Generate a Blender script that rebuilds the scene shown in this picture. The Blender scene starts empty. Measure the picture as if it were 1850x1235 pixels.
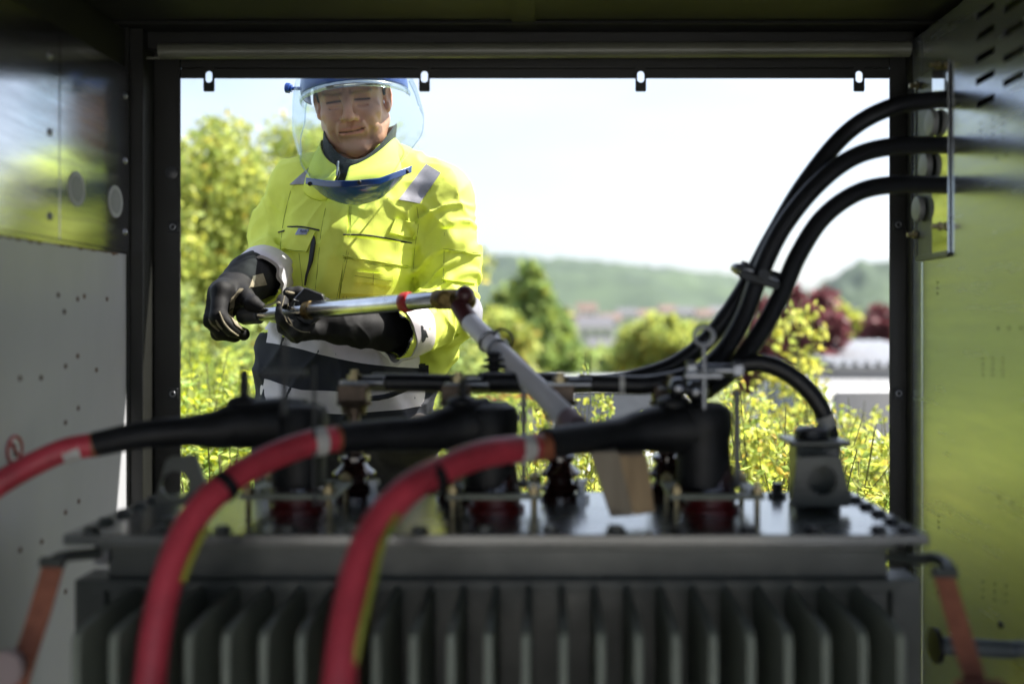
import bpy, bmesh, math, random
import numpy as np
from mathutils import Vector, Matrix, noise as mnoise
from mathutils.bvhtree import BVHTree

sc = bpy.context.scene
col = sc.collection
R = math.radians
random.seed(7)
rng = np.random.default_rng(11)

# ------------------------------------------------------------------ camera
F, U0, V0, H = 1799.0, 990.0, 580.0, 1.2
cam_d = bpy.data.cameras.new('camera')
cam = bpy.data.objects.new('camera', cam_d); col.objects.link(cam)
cam.location = (0, 0, H); cam.rotation_euler = (R(90), 0, 0)
cam_d.lens = 35.0; cam_d.sensor_width = 36.0
cam_d.shift_x = -(U0 - 925) / 1850; cam_d.shift_y = -(617.5 - V0) / 1850
cam_d.clip_start = 0.02; cam_d.clip_end = 6000
cam_d.dof.use_dof = True; cam_d.dof.focus_distance = 2.08; cam_d.dof.aperture_fstop = 1.5
cam_d.dof.aperture_blades = 9
sc.camera = cam

# ------------------------------------------------------------------ world, sun, exposure
sun_dir = Vector((0.72, 0.20, 1.0)).normalized()          # towards the sun
elev = math.asin(sun_dir.z); az = math.atan2(sun_dir.x, sun_dir.y)
w = bpy.data.worlds.new('World'); sc.world = w; w.use_nodes = True
nt = w.node_tree; nt.nodes.clear()
sky = nt.nodes.new('ShaderNodeTexSky'); sky.sky_type = 'NISHITA'; sky.sun_disc = False
sky.sun_elevation = elev; sky.sun_rotation = az; sky.dust_density = 2.6; sky.air_density = 1.0; sky.ozone_density = 1.0
bgn = nt.nodes.new('ShaderNodeBackground'); bgn.inputs[1].default_value = 0.09
wo = nt.nodes.new('ShaderNodeOutputWorld')
# a thin bright veil of cloud over the whole sky
tc = nt.nodes.new('ShaderNodeTexCoord'); cn = nt.nodes.new('ShaderNodeTexNoise'); cn.inputs['Scale'].default_value = 2.2
cn.inputs['Detail'].default_value = 6
mpn = nt.nodes.new('ShaderNodeMapping'); mpn.inputs['Scale'].default_value = (1, 1, 3)
rp = nt.nodes.new('ShaderNodeValToRGB'); rp.color_ramp.elements[0].position = .4; rp.color_ramp.elements[1].position = .75
rp.color_ramp.elements[0].color = (.25, .25, .25, 1); rp.color_ramp.elements[1].color = (.75, .75, .75, 1)
mx = nt.nodes.new('ShaderNodeMixRGB'); mx.inputs[2].default_value = (4.5, 4.75, 5.4, 1)
L = nt.links.new
L(tc.outputs['Generated'], mpn.inputs[0]); L(mpn.outputs[0], cn.inputs['Vector']); L(cn.outputs['Fac'], rp.inputs[0])
L(rp.outputs[0], mx.inputs[0]); L(sky.outputs[0], mx.inputs[1]); L(mx.outputs[0], bgn.inputs[0]); L(bgn.outputs[0], wo.inputs[0])
sd = bpy.data.lights.new('sun', 'SUN'); sd.energy = 5.0; sd.angle = R(0.53); sd.color = (1.0, .95, .86)
so = bpy.data.objects.new('sun', sd); col.objects.link(so); so.rotation_euler = (-sun_dir).to_track_quat('-Z', 'Y').to_euler()
sc.view_settings.view_transform = 'Standard'; sc.view_settings.look = 'None'; sc.view_settings.gamma = 1
sc.view_settings.exposure = 1.55
sc.render.engine = 'CYCLES'
sc.cycles.max_bounces = 10; sc.cycles.transparent_max_bounces = 24; sc.cycles.volume_bounces = 0
sc.cycles.caustics_reflective = False; sc.cycles.caustics_refractive = False

# ------------------------------------------------------------------ helpers
def P(u, v, Y):
    return Vector(((u - U0) / F * Y, Y, H + (V0 - v) / F * Y))

def PN(l): return [P(*p) for p in l]

origin = {}
def tag(o, label=None, cat=None, group=None, kind=None):
    if label: o['label'] = label
    if cat: o['category'] = cat
    if group: o['group'] = group
    if kind: o['kind'] = kind
    return o

def thing(name, loc, label, cat, group=None):
    o = bpy.data.objects.new(name, None); col.objects.link(o); o.location = loc
    o.empty_display_size = .05
    origin[o.name] = Vector(loc)
    return tag(o, label, cat, group)

def link(name, me, parent=None):
    o = bpy.data.objects.new(name, me); col.objects.link(o)
    if parent is not None:
        base = origin[parent.name]
        me.transform(Matrix.Translation(-base))
        o.parent = parent; origin[o.name] = base
    else:
        origin[o.name] = Vector((0, 0, 0))
    return o

def rebase(o, loc):
    """give a one-mesh top-level thing its origin at its base"""
    loc = Vector(loc); o.data.transform(Matrix.Translation(-loc)); o.location = loc; origin[o.name] = loc
    return o

def copy_tree(o, parent=None):
    c = o.copy(); col.objects.link(c)
    if parent is not None: c.parent = parent
    for ch in [x for x in o.children]:
        copy_tree(ch, c)
    return c

def frames(pts):
    pts = [Vector(p) for p in pts]; n = len(pts); T = []
    for i in range(n):
        a = pts[max(0, i - 1)]; b = pts[min(n - 1, i + 1)]
        t = (b - a); T.append(t.normalized() if t.length > 1e-9 else Vector((0, 0, 1)))
    up = Vector((0, 0, 1)) if abs(T[0].z) < .9 else Vector((1, 0, 0))
    N = [(up - T[0] * up.dot(T[0])).normalized()]
    for i in range(1, n):
        v = N[-1] - T[i] * N[-1].dot(T[i]); N.append(v.normalized())
    return pts, T, N, [T[i].cross(N[i]) for i in range(n)]

def spline(pts, n=8, rad=None):
    """Catmull-Rom through pts (and radii)"""
    P_ = [Vector(p) for p in pts]; out = []; ro = []
    m = len(P_)
    for i in range(m - 1):
        p0 = P_[max(0, i - 1)]; p1 = P_[i]; p2 = P_[i + 1]; p3 = P_[min(m - 1, i + 2)]
        if i == 0: p0 = p1 * 2 - p2
        if i == m - 2: p3 = p2 * 2 - p1
        for k in range(n):
            t = k / n
            out.append(.5 * ((2 * p1) + (p2 - p0) * t + (2 * p0 - 5 * p1 + 4 * p2 - p3) * t * t + (3 * p1 - p0 - 3 * p2 + p3) * t ** 3))
            if rad: ro.append(rad[i] * (1 - t) + rad[i + 1] * t)
    out.append(P_[-1])
    if rad: ro.append(rad[-1]); return out, ro
    return out

class MB:
    def __init__(s): s.v = []; s.f = []; s.m = []; s.cm = 0
    def mat(s, i): s.cm = i; return s
    def add(s, vs, fs):
        b = len(s.v); s.v += [tuple(v) for v in vs]
        for f in fs: s.f.append(tuple(b + i for i in f)); s.m.append(s.cm)
        return s
    def box(s, c, d, rot=None):
        c = Vector(c); x, y, z = [q / 2 for q in d]
        vs = [Vector(p) for p in ((-x, -y, -z), (x, -y, -z), (x, y, -z), (-x, y, -z), (-x, -y, z), (x, -y, z), (x, y, z), (-x, y, z))]
        if rot is not None: vs = [rot @ p for p in vs]
        return s.add([p + c for p in vs], ((0, 3, 2, 1), (4, 5, 6, 7), (0, 1, 5, 4), (1, 2, 6, 5), (2, 3, 7, 6), (3, 0, 4, 7)))
    def bx(s, x0, x1, y0, y1, z0, z1):
        return s.box(((x0 + x1) / 2, (y0 + y1) / 2, (z0 + z1) / 2), (abs(x1 - x0), abs(y1 - y0), abs(z1 - z0)))
    def tube(s, pts, r, n=16, cap=True, flat=1.0):
        pts, T, N, B = frames(pts); m = len(pts)
        rr = r if isinstance(r, (list, tuple)) else [r] * m
        vs = []; fs = []
        for i in range(m):
            for k in range(n):
                a = 2 * math.pi * k / n
                vs.append(pts[i] + N[i] * math.cos(a) * rr[i] + B[i] * math.sin(a) * rr[i] * flat)
        for i in range(m - 1):
            for k in range(n):
                k2 = (k + 1) % n
                fs.append((i * n + k, i * n + k2, (i + 1) * n + k2, (i + 1) * n + k))
        if cap:
            fs.append(tuple(reversed(range(n)))); fs.append(tuple((m - 1) * n + k for k in range(n)))
        return s.add(vs, fs)
    def cyl(s, a, b, r, n=24, r2=None):
        return s.tube([a, b], [r, r if r2 is None else r2], n)
    def lathe(s, c, prof, n=28, axis=(0, 0, 1)):
        """prof: (radius, height) pairs along axis"""
        c = Vector(c); q = Vector((0, 0, 1)).rotation_difference(Vector(axis)).to_matrix()
        vs = []; fs = []; m = len(prof)
        for r, h in prof:
            for k in range(n):
                a = 2 * math.pi * k / n
                vs.append(c + q @ Vector((r * math.cos(a), r * math.sin(a), h)))
        for i in range(m - 1):
            for k in range(n):
                k2 = (k + 1) % n
                fs.append((i * n + k, i * n + k2, (i + 1) * n + k2, (i + 1) * n + k))
        fs.append(tuple(reversed(range(n)))); fs.append(tuple((m - 1) * n + k for k in range(n)))
        return s.add(vs, fs)
    def torus(s, c, R_, r, axis=(0, 1, 0), n=28, m=10, sq=1.0):
        c = Vector(c); q = Vector((0, 0, 1)).rotation_difference(Vector(axis)).to_matrix()
        vs = []; fs = []
        for i in range(n):
            a = 2 * math.pi * i / n
            for k in range(m):
                b = 2 * math.pi * k / m
                rr = R_ + r * math.cos(b)
                vs.append(c + q @ Vector((rr * math.cos(a), rr * math.sin(a) * sq, r * math.sin(b))))
        for i in range(n):
            for k in range(m):
                fs.append((i * m + k, ((i + 1) % n) * m + k, ((i + 1) % n) * m + (k + 1) % m, i * m + (k + 1) % m))
        return s.add(vs, fs)
    def prism(s, poly, d):
        """poly: list of 3D points (planar), extruded by vector d"""
        n = len(poly); d = Vector(d); a = [Vector(p) for p in poly]
        vs = a + [p + d for p in a]
        fs = [tuple(reversed(range(n))), tuple(n + i for i in range(n))]
        for i in range(n): fs.append((i, (i + 1) % n, n + (i + 1) % n, n + i))
        return s.add(vs, fs)
    def ball(s, c, r, n=16, sc_=(1, 1, 1)):
        c = Vector(c); vs = []; fs = []; m = n // 2
        for i in range(1, m):
            t = math.pi * i / m
            for k in range(n):
                a = 2 * math.pi * k / n
                vs.append(c + Vector((r * math.sin(t) * math.cos(a) * sc_[0], r * math.sin(t) * math.sin(a) * sc_[1], r * math.cos(t) * sc_[2])))
        top = len(vs); vs.append(c + Vector((0, 0, r * sc_[2]))); vs.append(c - Vector((0, 0, r * sc_[2])))
        for i in range(m - 2):
            for k in range(n):
                k2 = (k + 1) % n
                fs.append((i * n + k, (i + 1) * n + k, (i + 1) * n + k2, i * n + k2))
        for k in range(n):
            fs.append((top, k, (k + 1) % n)); fs.append((top + 1, (m - 2) * n + (k + 1) % n, (m - 2) * n + k))
        return s.add(vs, fs)
    def ringplate(s, outer, hole, d):
        """plate with a hole: outer and hole have the same number of points"""
        n = len(outer); d = Vector(d)
        a = [Vector(p) for p in outer]; h = [Vector(p) for p in hole]
        vs = a + h + [p + d for p in a] + [p + d for p in h]; fs = []
        for i in range(n):
            j = (i + 1) % n
            fs += [(i, j, n + j, n + i), (2 * n + j, 2 * n + i, 3 * n + i, 3 * n + j), (i, 2 * n + i, 2 * n + j, j), (n + j, 3 * n + j, 3 * n + i, n + i)]
        return s.add(vs, fs)
    def build(s, name, mats, parent=None, smooth=38, bevel=0, seg=2):
        me = bpy.data.meshes.new(name); me.from_pydata(s.v, [], s.f)
        if not isinstance(mats, (list, tuple)): mats = [mats]
        for m in mats: me.materials.append(m)
        me.polygons.foreach_set('material_index', s.m)
        bm = bmesh.new(); bm.from_mesh(me); bmesh.ops.recalc_face_normals(bm, faces=bm.faces); bm.to_mesh(me); bm.free()
        if smooth:
            me.polygons.foreach_set('use_smooth', [True] * len(me.polygons)); me.set_sharp_from_angle(angle=R(smooth))
        o = link(name, me, parent)
        if bevel:
            b = o.modifiers.new('bevel', 'BEVEL'); b.width = bevel; b.segments = seg; b.limit_method = 'ANGLE'; b.angle_limit = R(40)
            b.harden_normals = False
        return o

def npmesh(name, V, Fq, mats, parent=None, smooth=True, tint=None, mi=None):
    me = bpy.data.meshes.new(name)
    V = np.asarray(V, dtype=np.float32); Fq = np.asarray(Fq, dtype=np.int32)
    me.vertices.add(len(V)); me.vertices.foreach_set('co', V.ravel())
    k = Fq.shape[1]; me.loops.add(Fq.size); me.loops.foreach_set('vertex_index', Fq.ravel())
    me.polygons.add(len(Fq)); me.polygons.foreach_set('loop_start', np.arange(0, Fq.size, k, dtype=np.int32))
    if not isinstance(mats, (list, tuple)): mats = [mats]
    for m in mats: me.materials.append(m)
    if mi is not None: me.polygons.foreach_set('material_index', np.asarray(mi, dtype=np.int32))
    me.update(calc_edges=True); me.validate()
    if tint is not None:
        at = me.color_attributes.new('tint', 'FLOAT_COLOR', 'POINT')
        c = np.ones((len(V), 4), dtype=np.float32); c[:, :3] = tint; at.data.foreach_set('color', c.ravel())
    if smooth: me.polygons.foreach_set('use_smooth', [True] * len(me.polygons))
    return link(name, me, parent)

# ------------------------------------------------------------------ materials
MATS = {}
def mat(name, color, rough=.5, metal=0, spec=.5, var=.12, vscale=12, bump=0, bscale=200, c2=None, aniso=0, coat=0,
        rvar=0, stretch=(1, 1, 1), sheen=0, sub=0, attr=False, trans=0, crough=.03):
    if name in MATS: return MATS[name]
    m = bpy.data.materials.new(name); m.use_nodes = True; MATS[name] = m
    n = m.node_tree; b = n.nodes['Principled BSDF']; lk = n.links.new
    b.inputs['Roughness'].default_value = rough; b.inputs['Metallic'].default_value = metal
    b.inputs['Specular IOR Level'].default_value = spec; b.inputs['Coat Weight'].default_value = coat; b.inputs['Coat Roughness'].default_value = crough
    b.inputs['Anisotropic'].default_value = aniso
    if sheen: b.inputs['Sheen Weight'].default_value = sheen
    if sub:
        b.inputs['Subsurface Weight'].default_value = sub; b.inputs['Subsurface Radius'].default_value = (.9, .35, .2)
        b.inputs['Subsurface Scale'].default_value = .012
    t = n.nodes.new('ShaderNodeTexCoord'); mp = n.nodes.new('ShaderNodeMapping'); mp.inputs['Scale'].default_value = stretch
    lk(t.outputs['Object'], mp.inputs[0])
    nz = n.nodes.new('ShaderNodeTexNoise'); nz.inputs['Scale'].default_value = vscale; nz.inputs['Detail'].default_value = 5
    nz.inputs['Roughness'].default_value = .6
    lk(mp.outputs[0], nz.inputs['Vector'])
    rmp = n.nodes.new('ShaderNodeMapRange'); rmp.inputs['From Min'].default_value = .3; rmp.inputs['From Max'].default_value = .7
    lk(nz.outputs['Fac'], rmp.inputs['Value'])
    mixn = n.nodes.new('ShaderNodeMixRGB')
    col4 = (*color, 1)
    if c2 is None: c2 = tuple(c * (1 - 2 * var) for c in color); col4 = (*[min(1, c * (1 + var)) for c in color], 1)
    mixn.inputs[1].default_value = col4; mixn.inputs[2].default_value = (*c2, 1)
    lk(rmp.outputs[0], mixn.inputs[0])
    outc = mixn.outputs[0]
    if attr:
        a = n.nodes.new('ShaderNodeVertexColor'); a.layer_name = 'tint'
        ml = n.nodes.new('ShaderNodeMixRGB'); ml.blend_type = 'MULTIPLY'; ml.inputs[0].default_value = 1
        lk(a.outputs[0], ml.inputs[1]); lk(outc, ml.inputs[2]); outc = ml.outputs[0]
    lk(outc, b.inputs['Base Color'])
    if rvar:
        rr = n.nodes.new('ShaderNodeMapRange'); rr.inputs['To Min'].default_value = max(.02, rough - rvar); rr.inputs['To Max'].default_value = rough + rvar
        rr.inputs['From Min'].default_value = .3; rr.inputs['From Max'].default_value = .7
        lk(nz.outputs['Fac'], rr.inputs['Value']); lk(rr.outputs[0], b.inputs['Roughness'])
    if bump:
        nb = n.nodes.new('ShaderNodeTexNoise'); nb.inputs['Scale'].default_value = bscale; nb.inputs['Detail'].default_value = 4
        lk(mp.outputs[0], nb.inputs['Vector'])
        bp = n.nodes.new('ShaderNodeBump'); bp.inputs['Strength'].default_value = bump; bp.inputs['Distance'].default_value = .002
        lk(nb.outputs['Fac'], bp.inputs['Height']); lk(bp.outputs[0], b.inputs['Normal'])
    if trans:
        tr = n.nodes.new('ShaderNodeBsdfTranslucent'); lk(outc, tr.inputs[0]); ms = n.nodes.new('ShaderNodeMixShader')
        ms.inputs[0].default_value = trans; out = n.nodes['Material Output']
        lk(b.outputs[0], ms.inputs[1]); lk(tr.outputs[0], ms.inputs[2]); lk(ms.outputs[0], out.inputs[0])
    return m

M_frame = mat('dark_olive_paint', (.009, .0095, .008), .45, var=.2, bump=.15)
M_ceil = mat('ceiling_paint', (.009, .0095, .0085), .6, spec=.2, var=.25, vscale=5)
M_brushed = mat('brushed_steel', (.58, .59, .62), .14, 1, var=.1, vscale=5, rvar=.05, bump=.05, bscale=40, stretch=(1, 1, 12), c2=(.36, .37, .40))
M_alu = mat('aluminium_sheet', (.54, .58, .68), .24, .90, var=.05, vscale=4, rvar=.05, bump=.07, bscale=30, stretch=(1, 1, 14))
M_white = mat('white_lacquer', (.41, .42, .45), .36, var=.05, vscale=4, c2=(.32, .33, .355), stretch=(1, 1, .3))
M_tube = mat('grey_tube', (.11, .115, .09), .35)
M_mirror = mat('polished_plate', (.75, .76, .74), .06, 1, var=.03)
M_tfgrey = mat('transformer_grey', (.070, .080, .074), .36, var=.14, vscale=9, rvar=.08, bump=.1)
M_lid = mat('lid_grey', (.060, .070, .070), .24, var=.2, vscale=7, rvar=.08, bump=.05, coat=.9, crough=.17)
M_fin = mat('fin_grey', (.21, .235, .19), .5, var=.12, vscale=9)
M_bolt = mat('dark_bolt', (.03, .032, .035), .4, .6)
M_zinc = mat('zinc_steel', (.24, .25, .27), .3, 1, var=.15)
M_brass = mat('brass', (.26, .22, .13), .38, 1, var=.2, vscale=40)
M_copper = mat('bronze_lug', (.12, .09, .07), .45, .8, var=.2, vscale=40)
M_rubber = mat('black_rubber', (.010, .011, .013), .52, spec=.3, var=.3, vscale=30, bump=.15)
M_cable = mat('black_cable_sheath', (.011, .012, .015), .42, spec=.4, var=.2, vscale=40, bump=.1)
M_red = mat('red_cable_sheath', (.56, .055, .085), .46, var=.22, vscale=14, bump=.12)
M_redring = mat('red_ring', (.16, .012, .012), .3, var=.2)
M_label = mat('cable_label', (.62, .62, .60), .6, var=.15, vscale=60)
M_yellowtape = mat('yellow_green_tape', (.45, .36, .03), .5, var=.3, vscale=30, c2=(.16, .28, .04))
M_porc = mat('brown_porcelain', (.035, .012, .010), .07, var=.2, coat=.6)
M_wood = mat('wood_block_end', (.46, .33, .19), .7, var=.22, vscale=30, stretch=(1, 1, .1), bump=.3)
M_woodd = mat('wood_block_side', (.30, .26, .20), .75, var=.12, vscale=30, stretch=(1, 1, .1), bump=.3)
M_strap = mat('orange_webbing', (.38, .14, .085), .75, var=.12, vscale=80, bump=.4, bscale=500)
M_pipe = mat('grey_plastic', (.10, .12, .13), .45)
M_chrome = mat('satin_tube', (.74, .75, .77), .22, 1, var=.06, vscale=30, rvar=.06, bump=.05, bscale=90)
M_greyplastic = mat('dark_grey_plastic', (.06, .065, .075), .4)
M_whitetube = mat('white_tube', (.78, .78, .82), .35, var=.05)
M_redband = mat('red_band', (.38, .02, .02), .35)
M_brassd = mat('dirty_brass', (.16, .11, .035), .45, .7, var=.4, vscale=60)
M_sticker = mat('grey_sticker', (.34, .35, .37), .5)
M_stickerd = mat('grey_print', (.20, .21, .22), .5)
M_redprint = mat('red_print', (.42, .06, .06), .5)
M_rust = mat('rust', (.10, .05, .03), .9, var=.3)
M_hole = mat('dark_hole', (.01, .01, .01), .9)
M_blue = mat('blue_plastic', (.010, .055, .27), .28, var=.08, coat=.3)
M_bluedark = mat('blue_guard', (.010, .060, .22), .22, var=.08, coat=.4)
M_floor = mat('kiosk_floor', (.18, .18, .17), .8)

def glass_mat(name, tintc, fac=.10, rough=.03):
    m = bpy.data.materials.new(name); m.use_nodes = True; n = m.node_tree; n.nodes.clear(); lk = n.links.new
    out = n.nodes.new('ShaderNodeOutputMaterial'); tr = n.nodes.new('ShaderNodeBsdfTransparent'); tr.inputs[0].default_value = (*tintc, 1)
    gl = n.nodes.new('ShaderNodeBsdfGlossy'); gl.inputs['Roughness'].default_value = rough; gl.inputs[0].default_value = (.95, .97, 1, 1)
    t = n.nodes.new('ShaderNodeTexCoord'); mp = n.nodes.new('ShaderNodeMapping'); mp.inputs['Scale'].default_value = (60, 60, 2.2); lk(t.outputs['Object'], mp.inputs[0])
    nz = n.nodes.new('ShaderNodeTexNoise'); nz.inputs['Scale'].default_value = 1; nz.inputs['Detail'].default_value = 3; lk(mp.outputs[0], nz.inputs['Vector'])
    bp = n.nodes.new('ShaderNodeBump'); bp.inputs['Strength'].default_value = .12; bp.inputs['Distance'].default_value = .001; lk(nz.outputs['Fac'], bp.inputs['Height'])
    lk(bp.outputs[0], gl.inputs['Normal'])
    lw = n.nodes.new('ShaderNodeLayerWeight'); lw.inputs['Blend'].default_value = .5
    fr = n.nodes.new('ShaderNodeMath'); fr.operation = 'POWER'; fr.inputs[1].default_value = 5; lk(lw.outputs['Facing'], fr.inputs[0])
    ma = n.nodes.new('ShaderNodeMath'); ma.operation = 'MULTIPLY_ADD'; ma.inputs[1].default_value = .42; ma.inputs[2].default_value = fac; lk(fr.outputs[0], ma.inputs[0]); ma.use_clamp = True
    ms = n.nodes.new('ShaderNodeMixShader'); lk(ma.outputs[0], ms.inputs[0]); lk(tr.outputs[0], ms.inputs[1]); lk(gl.outputs[0], ms.inputs[2]); lk(ms.outputs[0], out.inputs[0])
    return m
M_visor = glass_mat('clear_visor', (.91, .945, .95), .012)
# ================================================================== the kiosk
YF = 1.75
XL, XR, ZC = -.713, .631, H + .50
kiosk = thing('transformer_kiosk', (0, 0, 0), 'dark green metal transformer kiosk seen from inside, its front hatch open to daylight', 'kiosk')
def fx(u, Y=YF): return (u - U0) / F * Y
def fz(v, Y=YF): return H + (V0 - v) / F * Y
# door frame: jambs and lintel with notches for the slotted tabs
mb = MB()
zt = fz(141.5); xl, xr = fx(325.5), fx(1607.5)
zn = fz(123)
tabs = [378, 767, 1157.5, 1551.5]
xs = [-.86]
mb.bx(-.86, xl, YF, YF + .004, 0, ZC + .02)
mb.bx(xr, .80, YF, YF + .004, 0, ZC + .02)
mb.bx(xl, xr, YF, YF + .004, zn, ZC + .02)
edges = [xl] + sum([[fx(u - 8), fx(u + 8)] for u in tabs], []) + [xr]
for i in range(0, len(edges), 2): mb.bx(edges[i], edges[i + 1], YF, YF + .004, zt, zn)
# returns that give the frame its depth
mb.bx(xl - .085, xl - .045, YF - .05, YF - .001, .3, ZC)          # inner step of the left jamb
mb.bx(XL - .09, XL + .0, YF - .055, YF - .02, 0, ZC)
mb.bx(xr + .028, xr + .055, YF - .03, YF - .001, 0, ZC)
mb.bx(-.80, .70, YF - .03, YF - .001, ZC - .03, ZC)
mb.bx(xl, xr, YF + .004, YF + .05, .14, .2)
frame = mb.build('door_frame', M_frame, kiosk, bevel=.0015)
for u in tabs:
    m_ = MB(); hw = .0095; n = 24
    z0, z1 = fz(166), zn + .004; hz0, hz1 = fz(150), fz(129); hr = .0062; xc = fx(u)
    hole = []; outer = []
    for k in range(n):
        a = 2 * math.pi * (k + .5) / n
        cx, cz = math.cos(a), math.sin(a)
        zz = (hz1 - hr if cz > 0 else hz0 + hr)
        hole.append((xc + hr * cx, YF - .003, zz + hr * cz))
        # project to the rectangle
        t = min(hw / max(abs(cx), 1e-6), 1e9)
        px = max(-hw, min(hw, cx * hw * 1.45)); pz = (z1 if cz > 0 else z0)
        if abs(cx) > .72: pz = ((z1 + z0) / 2) + (z1 - z0) / 2 * (cz / .70); px = hw * (1 if cx > 0 else -1)
        outer.append((xc + px, YF - .003, pz))
    m_.ringplate(outer, hole, (0, .0029, 0)); m_.build('hanging_tab', M_frame, frame)
# walls
mb = MB()
ZU = H + .119
mb.bx(XL - .003, XL, 1.4545, YF - .056, ZU, H + .4177); mb.bx(XL - .003, XL, -.4, 1.4525, ZU, H + .421)
mb.bx(XL - .012, XL - .0035, -.4, YF - .056, ZU - .01, H + .43)
up = mb.build('upper_wall_panel', M_brushed, kiosk, bevel=.0008)
for u, v in ((138, 341), (208, 364)):
    Y = XL * F / (u - U0); c = Vector((XL + .0008, Y, fz(v, Y)))
    s_ = MB(); s_.cyl(c - Vector((.0006, 0, 0)), c + Vector((.0003, 0, 0)), .0265, 40)
    st = s_.build('round_sticker', M_sticker, up)
    s_ = MB(); s_.cyl(c + Vector((.0004, 0, 0)), c + Vector((.0009, 0, 0)), .0195, 40); s_.build('sticker_print', M_stickerd, up)
for Y in (1.425, 1.68):
    for z in (.40, .29, .17):
        s_ = MB(); s_.lathe((XL, Y, H + z - .02), [(.006, 0), (.005, .002), (.002, .0035)], 12, (1, 0, 0)); s_.build('rivet', M_zinc, up)
mb = MB(); mb.bx(XL - .006, XL - .003, -.4, 1.69, .0, ZU - .006)
low = mb.build('lower_wall_panel', M_white, kiosk)
r_ = random.Random(4)
for (u, v) in ((105, 533), (140, 540), (152, 535), (193, 540), (116, 563), (140, 643), (118, 661), (174, 668), (36, 683), (74, 682), (141, 737), (118, 763), (142, 905), (118, 925), (75, 978), (36, 993), (118, 1068), (142, 1080), (80, 1120)):
    Y = (XL - .003) * F / (u - U0); s_ = MB(); s_.lathe((XL - .003, Y, fz(v, Y)), [(.0042, 0), (.003, .0012)], 10, (1, 0, 0)); s_.build('wall_rivet', M_rust, low)
s_ = MB()
yy = -.3; rp_ = []
while yy < 1.66:                                                     # rust bleeding from the seam, irregular scabs
    rp_.append((yy, ZU - .0075 - r_.uniform(0, .006) * r_.random() ** 2)); yy += r_.uniform(.004, .014)
s_.prism([(XL - .003, a, b) for a, b in rp_] + [(XL - .003, rp_[-1][0], ZU - .0062), (XL - .003, rp_[0][0], ZU - .0062)], (.0006, 0, 0)); s_.build('rust_edge', M_rust, low)
c = Vector((XL - .003, 1.335, fz(812, 1.335)))
s_ = MB(); s_.cyl(c, c + Vector((.0006, 0, 0)), .0195, 36)
st = s_.build('prohibition_sign', M_label, low)
s_ = MB(); s_.torus(c + Vector((.0008, 0, 0)), .0178, .0022, (1, 0, 0)); s_.cyl(c + Vector((.001, -.012, .012)), c + Vector((.001, .012, -.012)), .0018, 8)
s_.build('sign_ring', M_redprint, low)
s_ = MB(); s_.bx(c.x + .0006, c.x + .0009, c.y - .003, c.y + .003, c.z - .011, c.z + .009); s_.build('sign_figure', M_rubber, low)
# right wall with slots: plate divided round its openings
def slotted(x0, x1, ya, yb, za, zb, holes):
    m_ = MB(); ys = sorted({ya, yb, *[h[0] for h in holes], *[h[1] for h in holes]}); zs = sorted({za, zb, *[h[2] for h in holes], *[h[3] for h in holes]})
    for i in range(len(ys) - 1):
        k = 0
        while k < len(zs) - 1:
            yc = (ys[i] + ys[i + 1]) / 2
            def inh(q): zc = (zs[q] + zs[q + 1]) / 2; return any(h[0] < yc < h[1] and h[2] < zc < h[3] for h in holes)
            if inh(k): k += 1; continue
            e = k
            while e + 1 < len(zs) - 1 and not inh(e + 1): e += 1
            m_.bx(x0, x1, ys[i], ys[i + 1], zs[k], zs[e + 1]); k = e + 1
    return m_
holes = []
def sloty(u): return XR * F / (u - U0)
for (ua, ub, uc, rows) in ((1763, 1797, 1780, (183, 140, 99, 59, 20)), (1812, 1850, 1830, (143, 98, 52, 8)), (1866, 1906, 1886, (100, 55, 8))):
    for v in rows:
        z = fz(v, sloty(uc)); holes.append((sloty(ub), sloty(ua), z - .0052, z + .0052))
rw = slotted(XR, XR + .003, -.4, YF - .03, 0, H + .485, holes).build('right_wall', M_alu, kiosk, smooth=0)
mb = MB(); mb.bx(XR + .035, XR + .037, .9, YF - .03, .8, H + .49); mb.build('outer_skin', M_frame, kiosk)
def punch(u, v, r=.0018):
    s_ = MB(); s_.cyl((XR - .0004, sloty(u), fz(v, sloty(u))), (XR + .001, sloty(u), fz(v, sloty(u))), r, 8); s_.build('punched_hole', M_hole, rw)
for u in (1772, 1794, 1812):
    for v in (222, 236, 250, 262): punch(u, v + (1772 - u) * .3, .0018)
for u in (1776, 1794, 1812):
    for v in (647, 657, 667, 677): punch(u, v, .0018)
for u in (1776, 1797, 1818):
    for v in (1050, 1064, 1078): punch(u, v + (u - 1776) * .2, .002)
for u, v in ((1694, 510), (1694, 520), (1694, 530), (1696, 932), (1696, 942), (1696, 952), (1804, 593), (1823, 593), (1845, 593), (1805, 898), (1829, 907), (1800, 285), (1818, 279), (1694, 1070)):
    punch(u, v, .0022)
s_ = MB(); s_.lathe((XR, sloty(1808), fz(1128, sloty(1808))), [(.005, 0), (.005, -.002), (.003, -.003)], 12, (1, 0, 0)); s_.build('plug', M_rubber, rw)
mb = MB(); mb.bx(XR - .001, XR + .02, YF - .075, YF - .03, 0, H + .485); mb.build('corner_fold', M_alu, kiosk, bevel=.004)
mb = MB(); mb.bx(-.86, .80, -.4, YF - .0005, ZC, ZC + .004); mb.bx(-.06, -.02, .9, YF - .05, ZC - .004, ZC - .0005); mb.bx(-.8, .78, 1.655, 1.66, ZC - .006, ZC - .001)
mb.bx(-.87, -.735, -.4, YF, H + .42, H + .424)
mb.bx(-.80, -.72, 1.25, 1.7, H + .425, H + .495)
mb.build('ceiling', M_ceil, kiosk)
mb = MB(); mb.bx(-.87, .80, -.4, YF, .02, .14); mb.build('floor_plate', M_floor, kiosk)
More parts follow.
